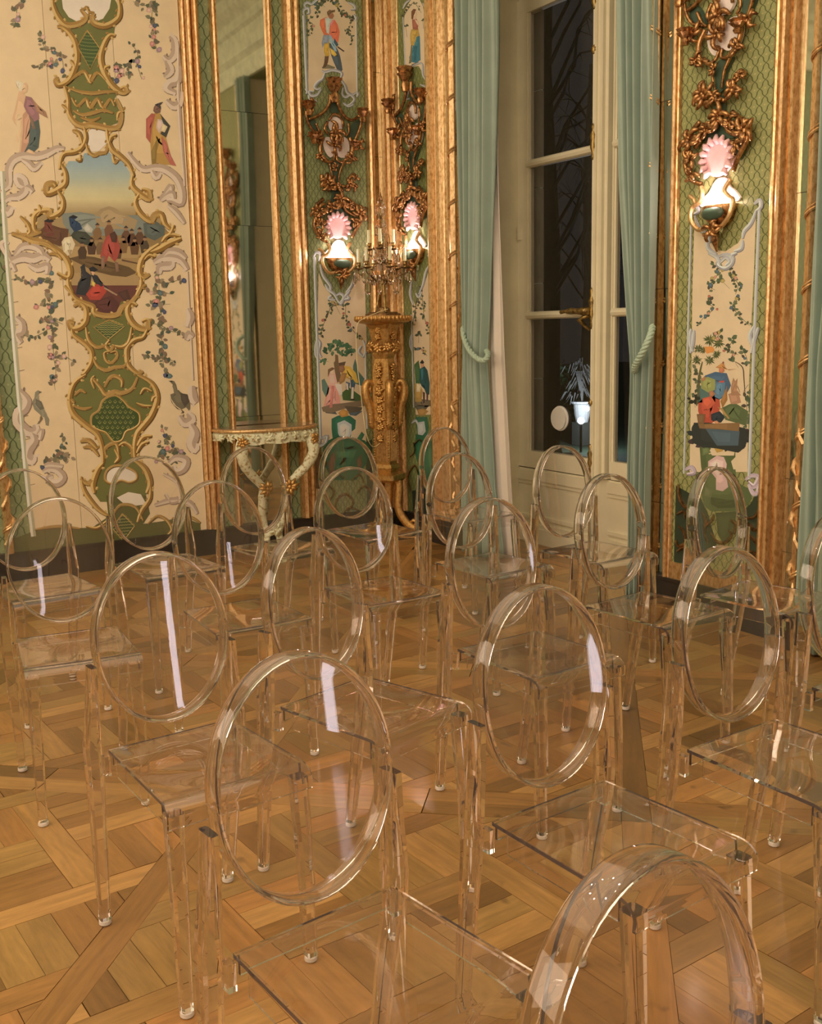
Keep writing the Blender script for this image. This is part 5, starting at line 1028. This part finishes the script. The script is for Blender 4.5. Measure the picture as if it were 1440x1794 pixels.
    for k in range(13):
        a = math.pi * (-.28 + 1.56 * k / 12); d = Vector((math.cos(a), 0, math.sin(a))); c = LQ(q[0], q[1], .02)
        mb.tube([c + d * .062, c + d * .080 + Vector((0, -.014, 0)), c + d * .100 + Vector((0, -.01, 0))], [.008, .016, .006], 6)
    mb.build('shell_rim', PINKM, t_, shade=True)
    # half bowl with a glowing lamp hidden inside
    mb = MB(); n = 14; prof = [(.088, 0), (.092, -.008), (.086, -.03), (.072, -.062), (.045, -.088), (.012, -.100)]
    ins = [(.012, -.092), (.042, -.080), (.066, -.056), (.080, -.026), (.084, -.004)]
    for r, z in prof + ins:
        for k in range(n + 1): a = math.pi * k / n; mb.v.append((r * math.cos(a), -PO - r * .72 * math.sin(a), z))
    m_ = len(prof + ins)
    for i in range(m_):
        for k in range(n): mb.f.append([i * (n + 1) + k, ((i + 1) % m_) * (n + 1) + k, ((i + 1) % m_) * (n + 1) + k + 1, i * (n + 1) + k + 1]); mb.c.append((1, 1, 1))
    mb.build('lamp_bowl', GOLD_DK, t_, shade=40)
    mb = MB().ball((0, -PO - .056, -.036), (.066, .016, .030), n=14, m_=8)
    mb.build('bowl_inset', TEAL, t_, shade=True)
    mb = MB(); clump(mb, Vector((0, -.05, -.108)), .036, 8, 77, .025); mb.tube([(0, -.045, -.11), (0, -.05, -.15), (0, -.035, -.20)], [.016, .018, .004], 7); mb.build('finial', GOLD_DK, t_, shade=True)
    MB().ball((0.012, -.062, -.012), .012, n=10, m_=8).build('lamp_bulb', emit('sconce_bulb', (1, .84, .76), 22), t_, shade=True)
    l = bpy.data.lights.new('sconce_glow', 'POINT'); l.energy = 3.2; l.shadow_soft_size = .022; l.color = (1, .70, .60)
    lo = bpy.data.objects.new('sconce_glow', l); COL.objects.link(lo); lo.parent = t_; lo.location = (0, -.072, .012)
    return t_
sA = sconce(); sA['label'] = 'gilt wall light on the back wall, behind the crystal candelabrum to its left'
for (u, v), lab in (((735, 437), 'gilt wall light on the narrow panel between candelabrum and left curtain'), ((1268, 360), 'gilt wall light on the painted panel right of the window')):
    s2 = copy_tree(sA); s2.location = WB(u, v); s2.rotation_euler = (0, 0, -math.pi / 2); s2['label'] = lab

# ================================================================ gilded torchere in the corner
TC = Vector((3.478, 5.95, 0)); TPl = Plane(1, 5.95, -1)
th = thing('torchere_stand', 'carved gilded pedestal stand in the corner carrying the candelabrum', 'pedestal', TC)
tz = lambda v: TPl(680, v).z
zt_ = tz(553)
MB().lathe([(.09, zt_ - .060), (.12, zt_ - .052), (.165, zt_ - .044), (.176, zt_ - .036), (.184, zt_ - .018), (.176, zt_ - .002), (.150, zt_), (.02, zt_)], TC, 64).build('top_dish', GOLD_CARVED, th, shade=40)
for k in range(40):
    a = 2 * math.pi * k / 40; MB().ball(TC + Vector((.178 * math.cos(a), .178 * math.sin(a), zt_ - .018)), (.0125, .0125, .019), n=6, m_=5).build('gadroon', GOLD_CARVED, th, shade=True)
def square_shaft(levels):
    mb = MB(); vs = []
    for z, hw in levels:
        c = .82
        for x, y in ((hw, -hw * c), (hw, hw * c), (hw * c, hw), (-hw * c, hw), (-hw, hw * c), (-hw, -hw * c), (-hw * c, -hw), (hw * c, -hw)): vs.append((TC.x + x * math.cos(.5) - y * math.sin(.5), TC.y + x * math.sin(.5) + y * math.cos(.5), z))
    m_ = len(levels); fs = [(8 * i + k, 8 * i + (k + 1) % 8, 8 * i + 8 + (k + 1) % 8, 8 * i + 8 + k) for i in range(m_ - 1) for k in range(8)] + [tuple(range(7, -1, -1)), tuple(range(8 * m_ - 8, 8 * m_))]
    return mb.add(vs, fs)
square_shaft([(tz(812), .052), (tz(800), .058), (tz(735), .066), (tz(650), .062), (tz(628), .050), (tz(620), .058), (tz(600), .060), (tz(576), .074), (tz(567), .092)]).build('shaft', GOLD_CARVED, th)
def rosette(mb, c, r, out, n=8, seed=0):
    R3 = random.Random(seed); out = Vector(out); side = out.cross(Vector((0, 0, 1))).normalized()
    for k in range(n):
        a = 2 * math.pi * k / n + R3.random() * .5; d = side * math.cos(a) + Vector((0, 0, 1)) * math.sin(a); L = r * (.8 + .4 * R3.random())
        mb.tube([c, c + d * L * .5 + out * r * .45, c + d * L + out * r * .15], [r * .2, r * .3, r * .08], 6)
    mb.ball(c + out * r * .3, r * .32, n=7, m_=5)
def rot(a): return Vector((math.cos(a), math.sin(a), 0))
fr = [rot(.5 + math.pi * k / 2) for k in range(4)]
mb = MB()
for k in range(10):                                                  # garland ring under the dish
    a = 2 * math.pi * k / 10; rosette(mb, TC + rot(a) * .088 + Vector((0, 0, tz(609) + .006 * (k % 2))), .040, rot(a), 7, k)
mb.build('garland_ring', GOLD_CARVED, th, shade=True)
for k in range(4): 
    mb = MB()
    for j, v in enumerate((643, 655, 668)): rosette(mb, TC + fr[k] * .062 + Vector((0, 0, tz(v))), .034 - .004 * j, fr[k], 7, 20 + k * 3 + j)
    mb.build('mask_carving', GOLD_CARVED, th, shade=True)
for k in range(4):                                                    # leaves carved down the faces
    for j, (v, r) in enumerate(((578, .030), (684, .036), (700, .034), (716, .032), (733, .036), (746, .034))):
        mb = MB(); rosette(mb, TC + fr[k] * .060 + Vector((0, 0, tz(v))), r, fr[k], 8, 400 + j * 7 + k); mb.build('carved_leaf', GOLD_CARVED, th, shade=True)
for k in range(4):                                                    # scroll brackets at the shoulders
    d = rot(.5 + math.pi / 4 + math.pi * k / 2); q = lambda r, v: TC + d * r + Vector((0, 0, tz(v)))
    P = smooth([tuple(q(*a)) for a in ((.070, 676), (.098, 668), (.124, 672), (.131, 686), (.120, 700), (.104, 712), (.096, 730), (.094, 744), (.078, 748))], 4)
    mb = MB().tube(P, [.014 + .016 * math.sin(math.pi * i / (len(P) - 1)) for i in range(len(P))], 8)
    mb.tube([q(.092, 677), q(.102, 681), q(.097, 687), q(.086, 683)], [.012, .014, .012, .006], 7)
    for j, (r, v) in enumerate(((.126, 690), (.114, 704), (.100, 722), (.097, 738))): rosette(mb, q(r, v), .030, d, 6, 50 + j + k * 5)
    mb.build('scroll_bracket', GOLD_CARVED, th, shade=True)
for k in range(4):                                                    # fluted faces, rosettes and beads of the lower shaft
    s_ = Vector((-fr[k].y, fr[k].x, 0))
    for j in range(-3, 4): MB().tube([TC + fr[k] * .064 + s_ * j * .0125 + Vector((0, 0, tz(752))), TC + fr[k] * .0565 + s_ * j * .011 + Vector((0, 0, tz(806)))], .0055, 6).build('flute', GOLD_CARVED, th, shade=40)
    for c, r, n, sd in ((TC + fr[k] * .066 + Vector((0, 0, tz(766))), .030, 9, 90 + k), (TC + fr[k] * .068 + Vector((0, 0, tz(590))), .026, 8, 95 + k)):
        mb = MB(); rosette(mb, c, r, fr[k], n, sd); mb.build('rosette', GOLD_CARVED, th, shade=True)
    for j in range(12): MB().ball(TC + fr[k] * .060 + s_ * .052 + Vector((0, 0, tz(755 + j * 4.4))), .0062, n=6, m_=4).build('bead', GOLD_CARVED, th, shade=True)
square_shaft([(tz(842), .085), (tz(838), .098), (tz(830), .098), (tz(826), .060), (tz(818), .070), (tz(812), .062)]).build('foot_block', GOLD_CARVED, th)
MB().tube([(TC.x, TC.y, .10), (TC.x, TC.y, tz(838))], [.02, .05], 8).build('centre_post', GOLD_CARVED, th)
for k in range(3):                                                    # tripod of scrolled feet
    d = rot(-.75 + 2 * math.pi * k / 3); q = lambda r, z: TC + d * r + Vector((0, 0, z))
    P = smooth([tuple(q(*a)) for a in ((.060, tz(838)), (.080, tz(850)), (.072, .24), (.085, .18), (.120, .125), (.165, .085), (.205, .060), (.212, .030))], 4)
    mb = MB().tube(P, [.030 - .006 * abs(i / (len(P) - 1) - .5) for i in range(len(P))], 8, squash=(Vector((-d.y, d.x, 0)), .75))
    mb.tube([q(.150, .120), q(.175, .135), (q(.198, .120)), q(.190, .095)], [.008, .014, .014, .008], 7); rosette(mb, q(.18, .085) + Vector((0, 0, .02)), .028, Vector((0, 0, 1)) * .2 + d, 7, 120 + k)
    mb.build('scroll_foot', GOLD_CARVED, th, shade=True)
mb = MB(); pr = [TC + rot(-.75 + 2 * math.pi * k / 6) * (.245 if k % 2 == 0 else .155) for k in range(6)]
vs = [(p.x, p.y, z) for z in (.0, .030) for p in pr]; mb.add(vs, [(i, (i + 1) % 6, 6 + (i + 1) % 6, 6 + i) for i in range(6)] + [tuple(range(5, -1, -1)), tuple(range(6, 12))])
mb.build('plinth', GOLD_CARVED, th)

# ================================================================ crystal candelabrum
CRYS = glassy('cut_crystal', (1, .985, .98), 1.55)
CAND = simple('ivory_candle', C(206, 180, 124), rough=.5, var=.04)
BRZ = gold_mat('dark_bronze', (0.30, 0.19, 0.08), (0.06, 0.035, 0.02), rough=.35, scale=40, stretch=(1, 1, 1))
cz = zt_ + .0005; cb = thing('candelabrum', 'crystal candelabrum with ivory candles standing on the gilded stand', 'candelabrum', (TC.x, TC.y, cz))
def at_c(r, a, z): return Vector((TC.x + r * math.cos(a), TC.y + r * math.sin(a), z))
MB().lathe([(.115, cz), (.115, cz + .012), (.100, cz + .014), (.095, cz + .022), (.05, cz + .024), (.04, cz + .05), (.012, cz + .055)], TC, 24).build('base', BRZ, cb, shade=40)
zl, zu = tz(470), tz(437)
mb = MB()
for k in range(3): mb.tube([at_c(.045, k * 2.09 + .4, cz + .02), at_c(.030, k * 2.09 + .4, cz + .10), at_c(.018, k * 2.09 + .4, tz(497))], [.008, .006, .008], 7)
mb.lathe([(.015, tz(500)), (.034, tz(497)), (.030, tz(492)), (.016, tz(488))], TC, 16); mb.tube([at_c(0, 0, tz(490)), at_c(0, 0, tz(350))], .005, 6)
mb.build('stem', BRASS, cb, shade=40)
MB().lathe([(.012, tz(494)), (.045, tz(488)), (.066, tz(476)), (.058, tz(466)), (.020, tz(462))], TC, 12).build('crystal_bowl', CRYS, cb)
MB().lathe([(.016, tz(462)), (.030, tz(455)), (.034, tz(440)), (.022, tz(412)), (.014, tz(400)), (.034, tz(396)), (.028, tz(388)), (.012, tz(382)), (.026, tz(372)), (.032, tz(362)), (.018, tz(354)), (.012, tz(346)), (.003, tz(337))], TC, 8).build('crystal_spire', CRYS, cb)
drops = []
def arm(a, r, z, z0, hc):
    P = smooth([tuple(at_c(*q)) for q in ((.02, a, z0), (.3 * r, a, z0 - .035), (.7 * r, a, z - .055), (r, a, z - .030), (r, a, z - .004))], 4)
    MB().tube(P, [.006 - .002 * i / len(P) for i in range(len(P))], 6).build('arm', BRZ, cb, shade=True)
    c = at_c(r, a, z)
    MB().lathe([(.004, -.010), (.020, -.004), (.032, .001), (.032, .004), (.010, .003)], c, 14).build('drip_pan', BRZ, cb, shade=40)
    MB().lathe([(.010, .003), (.007, .012), (.0145, .022), (.012, .030), (.016, .040), (.010, .040)], c, 12).build('candle_socket', BRASS, cb, shade=40)
    MB().lathe([(.0105, .036), (.0100, .036 + hc), (.004, .037 + hc)], c, 10).build('candle', CAND, cb, shade=40)
    for j in range(3):
        b = a + (j - 1) * 1.3; drops.append((c + Vector((.028 * math.cos(b), .028 * math.sin(b), -.010)), .030 if j != 1 else .042))
for k in range(6): arm(.35 + k * math.pi / 3, .150, zl, tz(484), .088)
for k in range(4): arm(.95 + k * math.pi / 2, .078, zu, tz(455), .085)
for k in range(10): drops.append((at_c(.064, k * .628, tz(478)), .034))
for k in range(6): drops.append((at_c(.105, .35 + (k + .5) * 1.047, tz(486)), .050))
for k in range(8): drops.append((at_c(.036, k * .785, tz(395)), .028)); 
for k in range(6): drops.append((at_c(.034, k * 1.047, tz(363)), .022))
for k in range(3): drops.append((at_c(.088, 3.6 + k * .62, tz(430)), .05))
for c, h_ in drops:
    MB().lathe([(.0005, -2 * h_ - .012), (h_ * .36, -1.45 * h_ - .012), (h_ * .30, -.75 * h_), (.0008, -.010), (.0045, -.006), (.0045, -.002), (.0006, 0)], c, 6).build('crystal_drop', CRYS, cb)
for k in range(3):                                                    # tall pointed crystal blades among the candles
    p = at_c(.05, 3.9 + k * .9, tz(455)); MB().lathe([(.002, 0), (.016, .03), (.012, .09), (.0008, .19)], p, 6).build('crystal_blade', CRYS, cb)
# lamp cord hanging down beside the stand
CBL = simple('pale_cord', C(206, 170, 112), rough=.5, var=.03)
pp = [TPl(680, 541, .11), TPl(660, 548, .15), TPl(640, 557, .185), TPl(627, 566, .195), TPl(624, 590, .195), TPl(626, 640, .19), TPl(632, 690, .19), TPl(638, 740, .18), TPl(644, 768, .16), TPl(651, 781, .13), TPl(658, 782, .11), TPl(666, 776, .085)]
tag(MB().tube(smooth([tuple(p) for p in pp], 5), .0022, 6).build('lamp_cord', CBL, None, shade=True, origin=pp[6]), 'thin pale cord hanging from the candelabrum down beside the gilded stand', 'cord')

# ================================================================ carved console table under the mirror
KX = 2.705; kt = thing('console_table', 'carved cream and gold console table with half-round top under the mirror', 'console table', (KX, YA, 0))
MARB = simple('brown_marble', C(120, 88, 58), rough=.2, var=.25, scale=9, coat=.3)
CARV = None
def carved_paint():
    m_, t, p = nodes('cream_and_gold_carving')
    tc = N(t, 'ShaderNodeTexCoord'); no = N(t, 'ShaderNodeTexNoise'); setin(no, Scale=48.0, Detail=5.0); t.links.new(tc.outputs['Object'], no.inputs['Vector'])
    cr = N(t, 'ShaderNodeValToRGB'); e = cr.color_ramp.elements; e[0].position = .36; e[0].color = (*C(150, 112, 60), 1); e[1].position = .47; e[1].color = (*C(200, 176, 128), 1)
    t.links.new(no.outputs['Fac'], cr.inputs[0]); t.links.new(cr.outputs[0], p.inputs['Base Color']); setin(p, Roughness=.45)
    b = N(t, 'ShaderNodeBump'); b.inputs['Strength'].default_value = .5; b.inputs['Distance'].default_value = .006; t.links.new(no.outputs['Fac'], b.inputs['Height']); t.links.new(b.outputs[0], p.inputs['Normal'])
    return m_
CARV = carved_paint()
def half(rx, ry, n=28): return [(KX + rx * math.cos(math.pi * k / n), YA - .05 - ry * (math.sin(math.pi * k / n) ** .75)) for k in range(n + 1)]
def slab2(rx, ry, z0, z1):
    p = [(KX + rx, YA - .0482)] + half(rx, ry) + [(KX - rx, YA - .0482)]; n = len(p); vs = [(x, y, z) for z in (z0, z1) for x, y in p]
    return MB().add(vs, [(i, (i + 1) % n, n + (i + 1) % n, n + i) for i in range(n)] + [tuple(range(n - 1, -1, -1)), tuple(range(n, 2 * n))])
zk = .805
slab2(.335, .275, zk - .016, zk).build('table_top', MARB, kt)
mb = MB(); mb.tube([(x, y, zk - .014) for x, y in half(.340, .280)], .011, 8); mb.build('gilt_rim', GOLD, kt, shade=True)
mb = MB(); A_ = half(.322, .262, 60); n = len(A_)                     # pierced, scalloped apron
bot = [.055 + .028 * math.cos(2 * math.pi * 3 * k / (n - 1)) * (1 if k > 4 and k < n - 5 else .2) + (.055 * math.exp(-((k - 30) / 5.0) ** 2)) for k in range(n)]
vs = []
for k, (x, y) in enumerate(A_):
    bul = .012 * math.sin(k * .9) ** 2
    for d, z in ((0, zk - .018), (-.014 - bul, zk - .035), (-.010 - bul, zk - .018 - bot[k] * .7), (-.018, zk - .018 - bot[k]), (.010, zk - .018 - bot[k]), (.014, zk - .018)):
        ox, oy = (x - KX), (y - YA + .05); L = math.hypot(ox, oy) or 1; vs.append((x - ox / L * d, y - oy / L * d, z))
mb.add(vs, [(6 * k + a, 6 * k + (a + 1) % 6, 6 * k + 6 + (a + 1) % 6, 6 * k + 6 + a) for k in range(n - 1) for a in range(6)] + [tuple(range(6)), tuple(range(6 * n - 1, 6 * n - 7, -1))])
mb.build('apron', CARV, kt, shade=50)
mb = MB()
for k in range(4, n - 3, 5):
    x, y = A_[k]; o_ = Vector((x - KX, y - YA + .05, 0)).normalized(); rosette(mb, Vector((x, y, zk - .055)) + o_ * .016, .030, o_, 6, 200 + k)
mb.build('carved_leaves', CARV, kt, shade=True)
for sx in (-1, 1):
    q = lambda x, y, z: (KX + sx * x, YA - y, z)
    P = smooth([q(.20, .245, zk - .03), q(.235, .275, zk - .09), q(.245, .285, zk - .17), q(.205, .265, zk - .255), q(.135, .235, zk - .33), q(.085, .215, zk - .39), q(.090, .205, zk - .46), q(.085, .180, zk - .55), q(.060, .155, zk - .64), q(.045, .150, .085), q(.06, .165, .025)], 4)
    rr = [.032, .040, .036, .030, .026, .032, .028, .022, .020, .024, .022]; R_ = [rr[min(10, int(i / (len(P) - 1) * 10))] for i in range(len(P))]
    lg = MB().tube(P, R_, 10, squash=(Vector((0, 1, 0)), .8)).build('leg', CARV, kt, shade=True)
    mb = MB(); rosette(mb, Vector(q(.085, .245, zk - .385)), .055, (sx * -.3, -1, 0), 9, 300 + sx); mb.build('knee_carving', GOLD_CARVED, lg, shade=True); mb = MB(); rosette(mb, Vector(q(.24, .30, zk - .08)), .040, (sx * .4, -1, 0), 8, 310 + sx); mb.build('shoulder_carving', GOLD_CARVED, lg, shade=True)
mb = MB().box((KX - .10, YA - .19, .0), (KX + .10, YA - .05, .022)); mb.build('foot_plate', CARV, kt)
mb = MB().tube([(KX - .05, YA - .15, .10), (KX, YA - .165, .135), (KX + .05, YA - .15, .10)], [.02, .028, .02], 8); rosette(mb, Vector((KX, YA - .175, .14)), .05, (0, -1, 0), 9, 330); mb.build('stretcher', CARV, kt, shade=True)
# ================================================================ the chairs
def chair_parts():
    P = {}
    # hoop of the back: an oval band 44 mm deep
    def back_y(z): return -.180 - .110 * (z - .497)
    CZ, RZ, RX, TH, DP = .691, .195, .1605, .0080, .042
    n = 64; vs = []
    for k in range(n):
        t = 2 * math.pi * k / n
        for (dr, dy) in ((0, -DP / 2 + .004), (0, DP / 2 - .004), (-.0025, DP / 2), (-TH + .0025, DP / 2), (-TH, DP / 2 - .004), (-TH, -DP / 2 + .004), (-TH + .0025, -DP / 2), (-.0025, -DP / 2)):
            x, z = (RX + dr) * math.cos(t), CZ + (RZ + dr) * math.sin(t)
            vs.append((x, back_y(z) + dy, z))
    fs = [(8 * k + a, 8 * k + (a + 1) % 8, 8 * ((k + 1) % n) + (a + 1) % 8, 8 * ((k + 1) % n) + a) for k in range(n) for a in range(8)]
    P['back_hoop'] = MB().add(vs, fs)
    # the shell inside the hoop, bulging to the rear
    rings, seg = 9, 48; vs = []; T = .004
    rx, rz = RX - TH + .0005, RZ - TH + .0005
    for side in (0, 1):
        for i in range(rings):
            r = (i + .35) / (rings - .65)
            for k in range(seg):
                t = 2 * math.pi * k / seg; x, z = rx * r * math.cos(t), CZ + rz * r * math.sin(t)
                vs.append((x, back_y(z) + .010 - .027 * (1 - (x / rx) ** 2) - .045 * (z - CZ) + side * T, z))
    fs = []
    for side in (0, 1):
        b = side * rings * seg
        for i in range(rings - 1):
            for k in range(seg):
                q = (b + i * seg + k, b + i * seg + (k + 1) % seg, b + (i + 1) * seg + (k + 1) % seg, b + (i + 1) * seg + k)
                fs.append(q if side == 0 else q[::-1])
        c = tuple(b + k for k in range(seg)); fs.append(c[::-1] if side == 0 else c)
    e = (rings - 1) * seg
    for k in range(seg): fs.append((e + k, e + (k + 1) % seg, rings * seg + e + (k + 1) % seg, rings * seg + e + k))
    P['back_shell'] = MB().add(vs, fs)
    # seat: moulded plate, dished, its front rolled down into a deep bullnose
    nx = 16; zt = .462; TS = .0075
    def half(y): return .150 + (.163 - .150) * (y + .178) / .366
    prof_ = [(-.178 + .322 * j / 12, 0.0, 1.0, 0.0) for j in range(13)]           # y, drop, normal z, normal y
    R_ = .030
    for j in range(1, 8):
        a = math.pi / 2 * j / 7; prof_.append((.144 + R_ * math.sin(a) * 1.35, -R_ * (1 - math.cos(a)), math.cos(a), math.sin(a)))
    for j in (1, 2): prof_.append((.1845 - .001 * j, -R_ - .010 * j, 0.0, 1.0))
    top, bot = [], []
    for (y, dz, nz_, ny_) in prof_:
        for i in range(nx + 1):
            a = i / nx * 2 - 1; x = a * half(y); b = min(1, max(0, (y + .178) / .34))
            dish = .011 * (1 - a * a) * math.sin(math.pi * b) * (1 if y < .16 else 0)
            top.append((x, y, zt - dish + dz)); bot.append((x, y - TS * ny_, zt - dish + dz - TS * nz_))
    K = len(top); vs = top + bot; fs = []; ny = len(prof_) - 1
    for j in range(ny):
        for i in range(nx):
            a = j * (nx + 1) + i; q = (a, a + 1, a + nx + 2, a + nx + 1); fs.append(q); fs.append(tuple(K + x for x in q)[::-1])
    for i in range(nx):
        a = i; fs.append((a + 1, a, K + a, K + a + 1)); a = ny * (nx + 1) + i; fs.append((a, a + 1, K + a + 1, K + a))
    for j in range(ny):
        a = j * (nx + 1); fs.append((a, a + nx + 1, K + a + nx + 1, K + a)); a = j * (nx + 1) + nx; fs.append((a + nx + 1, a, K + a, K + a + nx + 1))
    P['seat'] = MB().add(vs, fs)
    # aprons under the side edges
    th = .006; zb, z1 = .412, .4525
    for sx in (1, -1):
        p, q, inn = (.158 * sx, .140), (.150 * sx, -.135), -th * sx
        P[('apron', sx, 0)] = MB().add([(*p, zb), (*q, zb), (q[0] + inn, q[1], zb), (p[0] + inn, p[1], zb), (*p, z1), (*q, z1), (q[0] + inn, q[1], z1), (p[0] + inn, p[1], z1)],
               [(0, 3, 2, 1), (4, 5, 6, 7), (0, 1, 5, 4), (1, 2, 6, 5), (2, 3, 7, 6), (3, 0, 4, 7)])
    P[('apron', 0, 0)] = MB().box((-.142, -.178, .424), (.142, -.172, .4528))
    def leg(sx, path):
        """square solid leg with softened corners, (x, y, z, half width, half depth) down the path"""
        vs = []
        for x, y, z, a, b in path:
            c = .28
            for px, py in ((a, -b * (1 - c)), (a, b * (1 - c)), (a * (1 - c), b), (-a * (1 - c), b), (-a, b * (1 - c)), (-a, -b * (1 - c)), (-a * (1 - c), -b), (a * (1 - c), -b)):
                vs.append((sx * x + px, y + py, z))
        m_ = len(path); fs = [(8 * i + k, 8 * i + (k + 1) % 8, 8 * i + 8 + (k + 1) % 8, 8 * i + 8 + k) for i in range(m_ - 1) for k in range(8)]
        fs += [tuple(range(7, -1, -1)), tuple(range(8 * m_ - 8, 8 * m_))]
        return MB().add(vs, fs)
    for sx in (1, -1):
        P[('leg', sx, 0)] = leg(sx, [(.160, -.262, .014, .0125, .0125), (.168, -.232, .24, .0155, .0155), (.1760, -.205, .42, .018, .019), (.1770, -.203, .47, .018, .020), (.1715, -.200, .56, .0125, .0205), (.1690, -.1975, .655, .0075, .0208)])
        P[('leg', sx, 1)] = leg(sx, [(.146, .176, .014, .0125, .0125), (.1445, .170, .24, .0155, .0155), (.1410, .156, .4350, .0180, .0180)])
        P[('lug', sx, 0)] = MB().box((sx * .156 - .007, -.196, .402), (sx * .156 + .007, -.172, .448))
        for k, (x, y) in enumerate(((.160, -.262), (.146, .176))):
            P[('foot', sx, k)] = MB().lathe([(.0125, 0), (.015, .003), (.0145, .011), (.010, .0135)], (sx * x, y, 0), 12)
    return P
CH = {1: (-1.372, 3.796, 216.0), 2: (-1.015, 3.023, 205.5), 3: (-.982, 4.138, 214.6), 4: (-.556, 3.347, 211.5), 5: (-.572, 4.432, 218.2), 6: (-.464, 2.165, 215.7), 7: (-.104, 2.467, 228.0),
      8: (-.101, 3.639, 213.4), 9: (-.172, 4.795, 217.3), 10: (.305, 5.195, 217.4), 11: (.318, 4.034, 216.2), 12: (.352, 2.863, 215.0), 13: (.366, 1.779, 216.0), 14: (-.052, 1.382, 218.3),
      15: (.768, 4.223, 216.6), 16: (.800, 3.325, 217.5), 17: (.816, 2.094, 213.9), 18: (1.208, 3.453, 221.4), 19: (1.235, 2.48, 216.0), 20: (.340, .729, 218.5)}
LAB = {20: 'clear acrylic chair cut off by the bottom edge of the photo, nearest the camera', 14: 'clear acrylic chair in the foreground, left of the cut-off nearest chair',
       13: 'clear acrylic chair in the right foreground just behind the cut-off nearest chair', 17: 'clear acrylic chair whose seat runs off the right edge of the photo',
       19: 'clear acrylic chair cut off by the right edge of the photo', 6: 'clear acrylic chair at the lower left with a white glint along its seat edge',
       7: 'clear acrylic chair turned most to the right, behind the big foreground chair', 12: 'clear acrylic chair in the middle, directly behind the right foreground chair',
       16: 'clear acrylic chair before the right green curtain, overlapping the one by the window', 15: 'clear acrylic chair nearest the white window, seen edge-on left',
       18: 'clear acrylic chair against the painted panel right of the window', 11: 'clear acrylic chair in the centre, just left of the white drape',
       10: 'farthest clear acrylic chair, between the gilded corner stand and left green curtain', 8: 'clear acrylic chair left of centre, its tall back before the gilded stand',
       9: 'farthest clear acrylic chair before the painted panel of the courting couple', 5: 'clear acrylic chair in front of the carved console table',
       4: 'clear acrylic chair before the gilt frame left of the console table', 3: 'clear acrylic chair before the foot of the big cartouche panel',
       2: 'clear acrylic chair at the left, before the one cut off by the left edge', 1: 'clear acrylic chair cut off by the left edge, near the painted panel'}
first = None
for k, (cx_, cy_, th) in CH.items():
    p = WM @ Vector((cx_, cy_, 0)); rz = math.radians(th) + math.radians(58.4) - math.pi / 2
    if first is None:
        t_ = thing('ghost_chair', LAB[k], 'chair', p, 'clear acrylic chairs set out in rows', world=False)
        for key, mb in chair_parts().items():
            nm = key if isinstance(key, str) else {'leg': 'leg', 'lug': 'seat_lug', 'foot': 'foot', 'apron': 'apron'}[key[0]]
            o = mb.build(nm, FOOT if nm == 'foot' else ACRYL, t_, shade=32 if nm in ('back_hoop', 'back_shell', 'seat', 'foot') else False)
            if nm == 'foot': o['label'] = 'frosted foot cap'
            bm = bmesh.new(); bm.from_mesh(o.data); bmesh.ops.recalc_face_normals(bm, faces=bm.faces); bm.to_mesh(o.data); bm.free()
        first = t_
    else: t_ = copy_tree(first)
    t_.location = p; t_.rotation_euler = (0, 0, rz); t_['label'] = LAB[k]
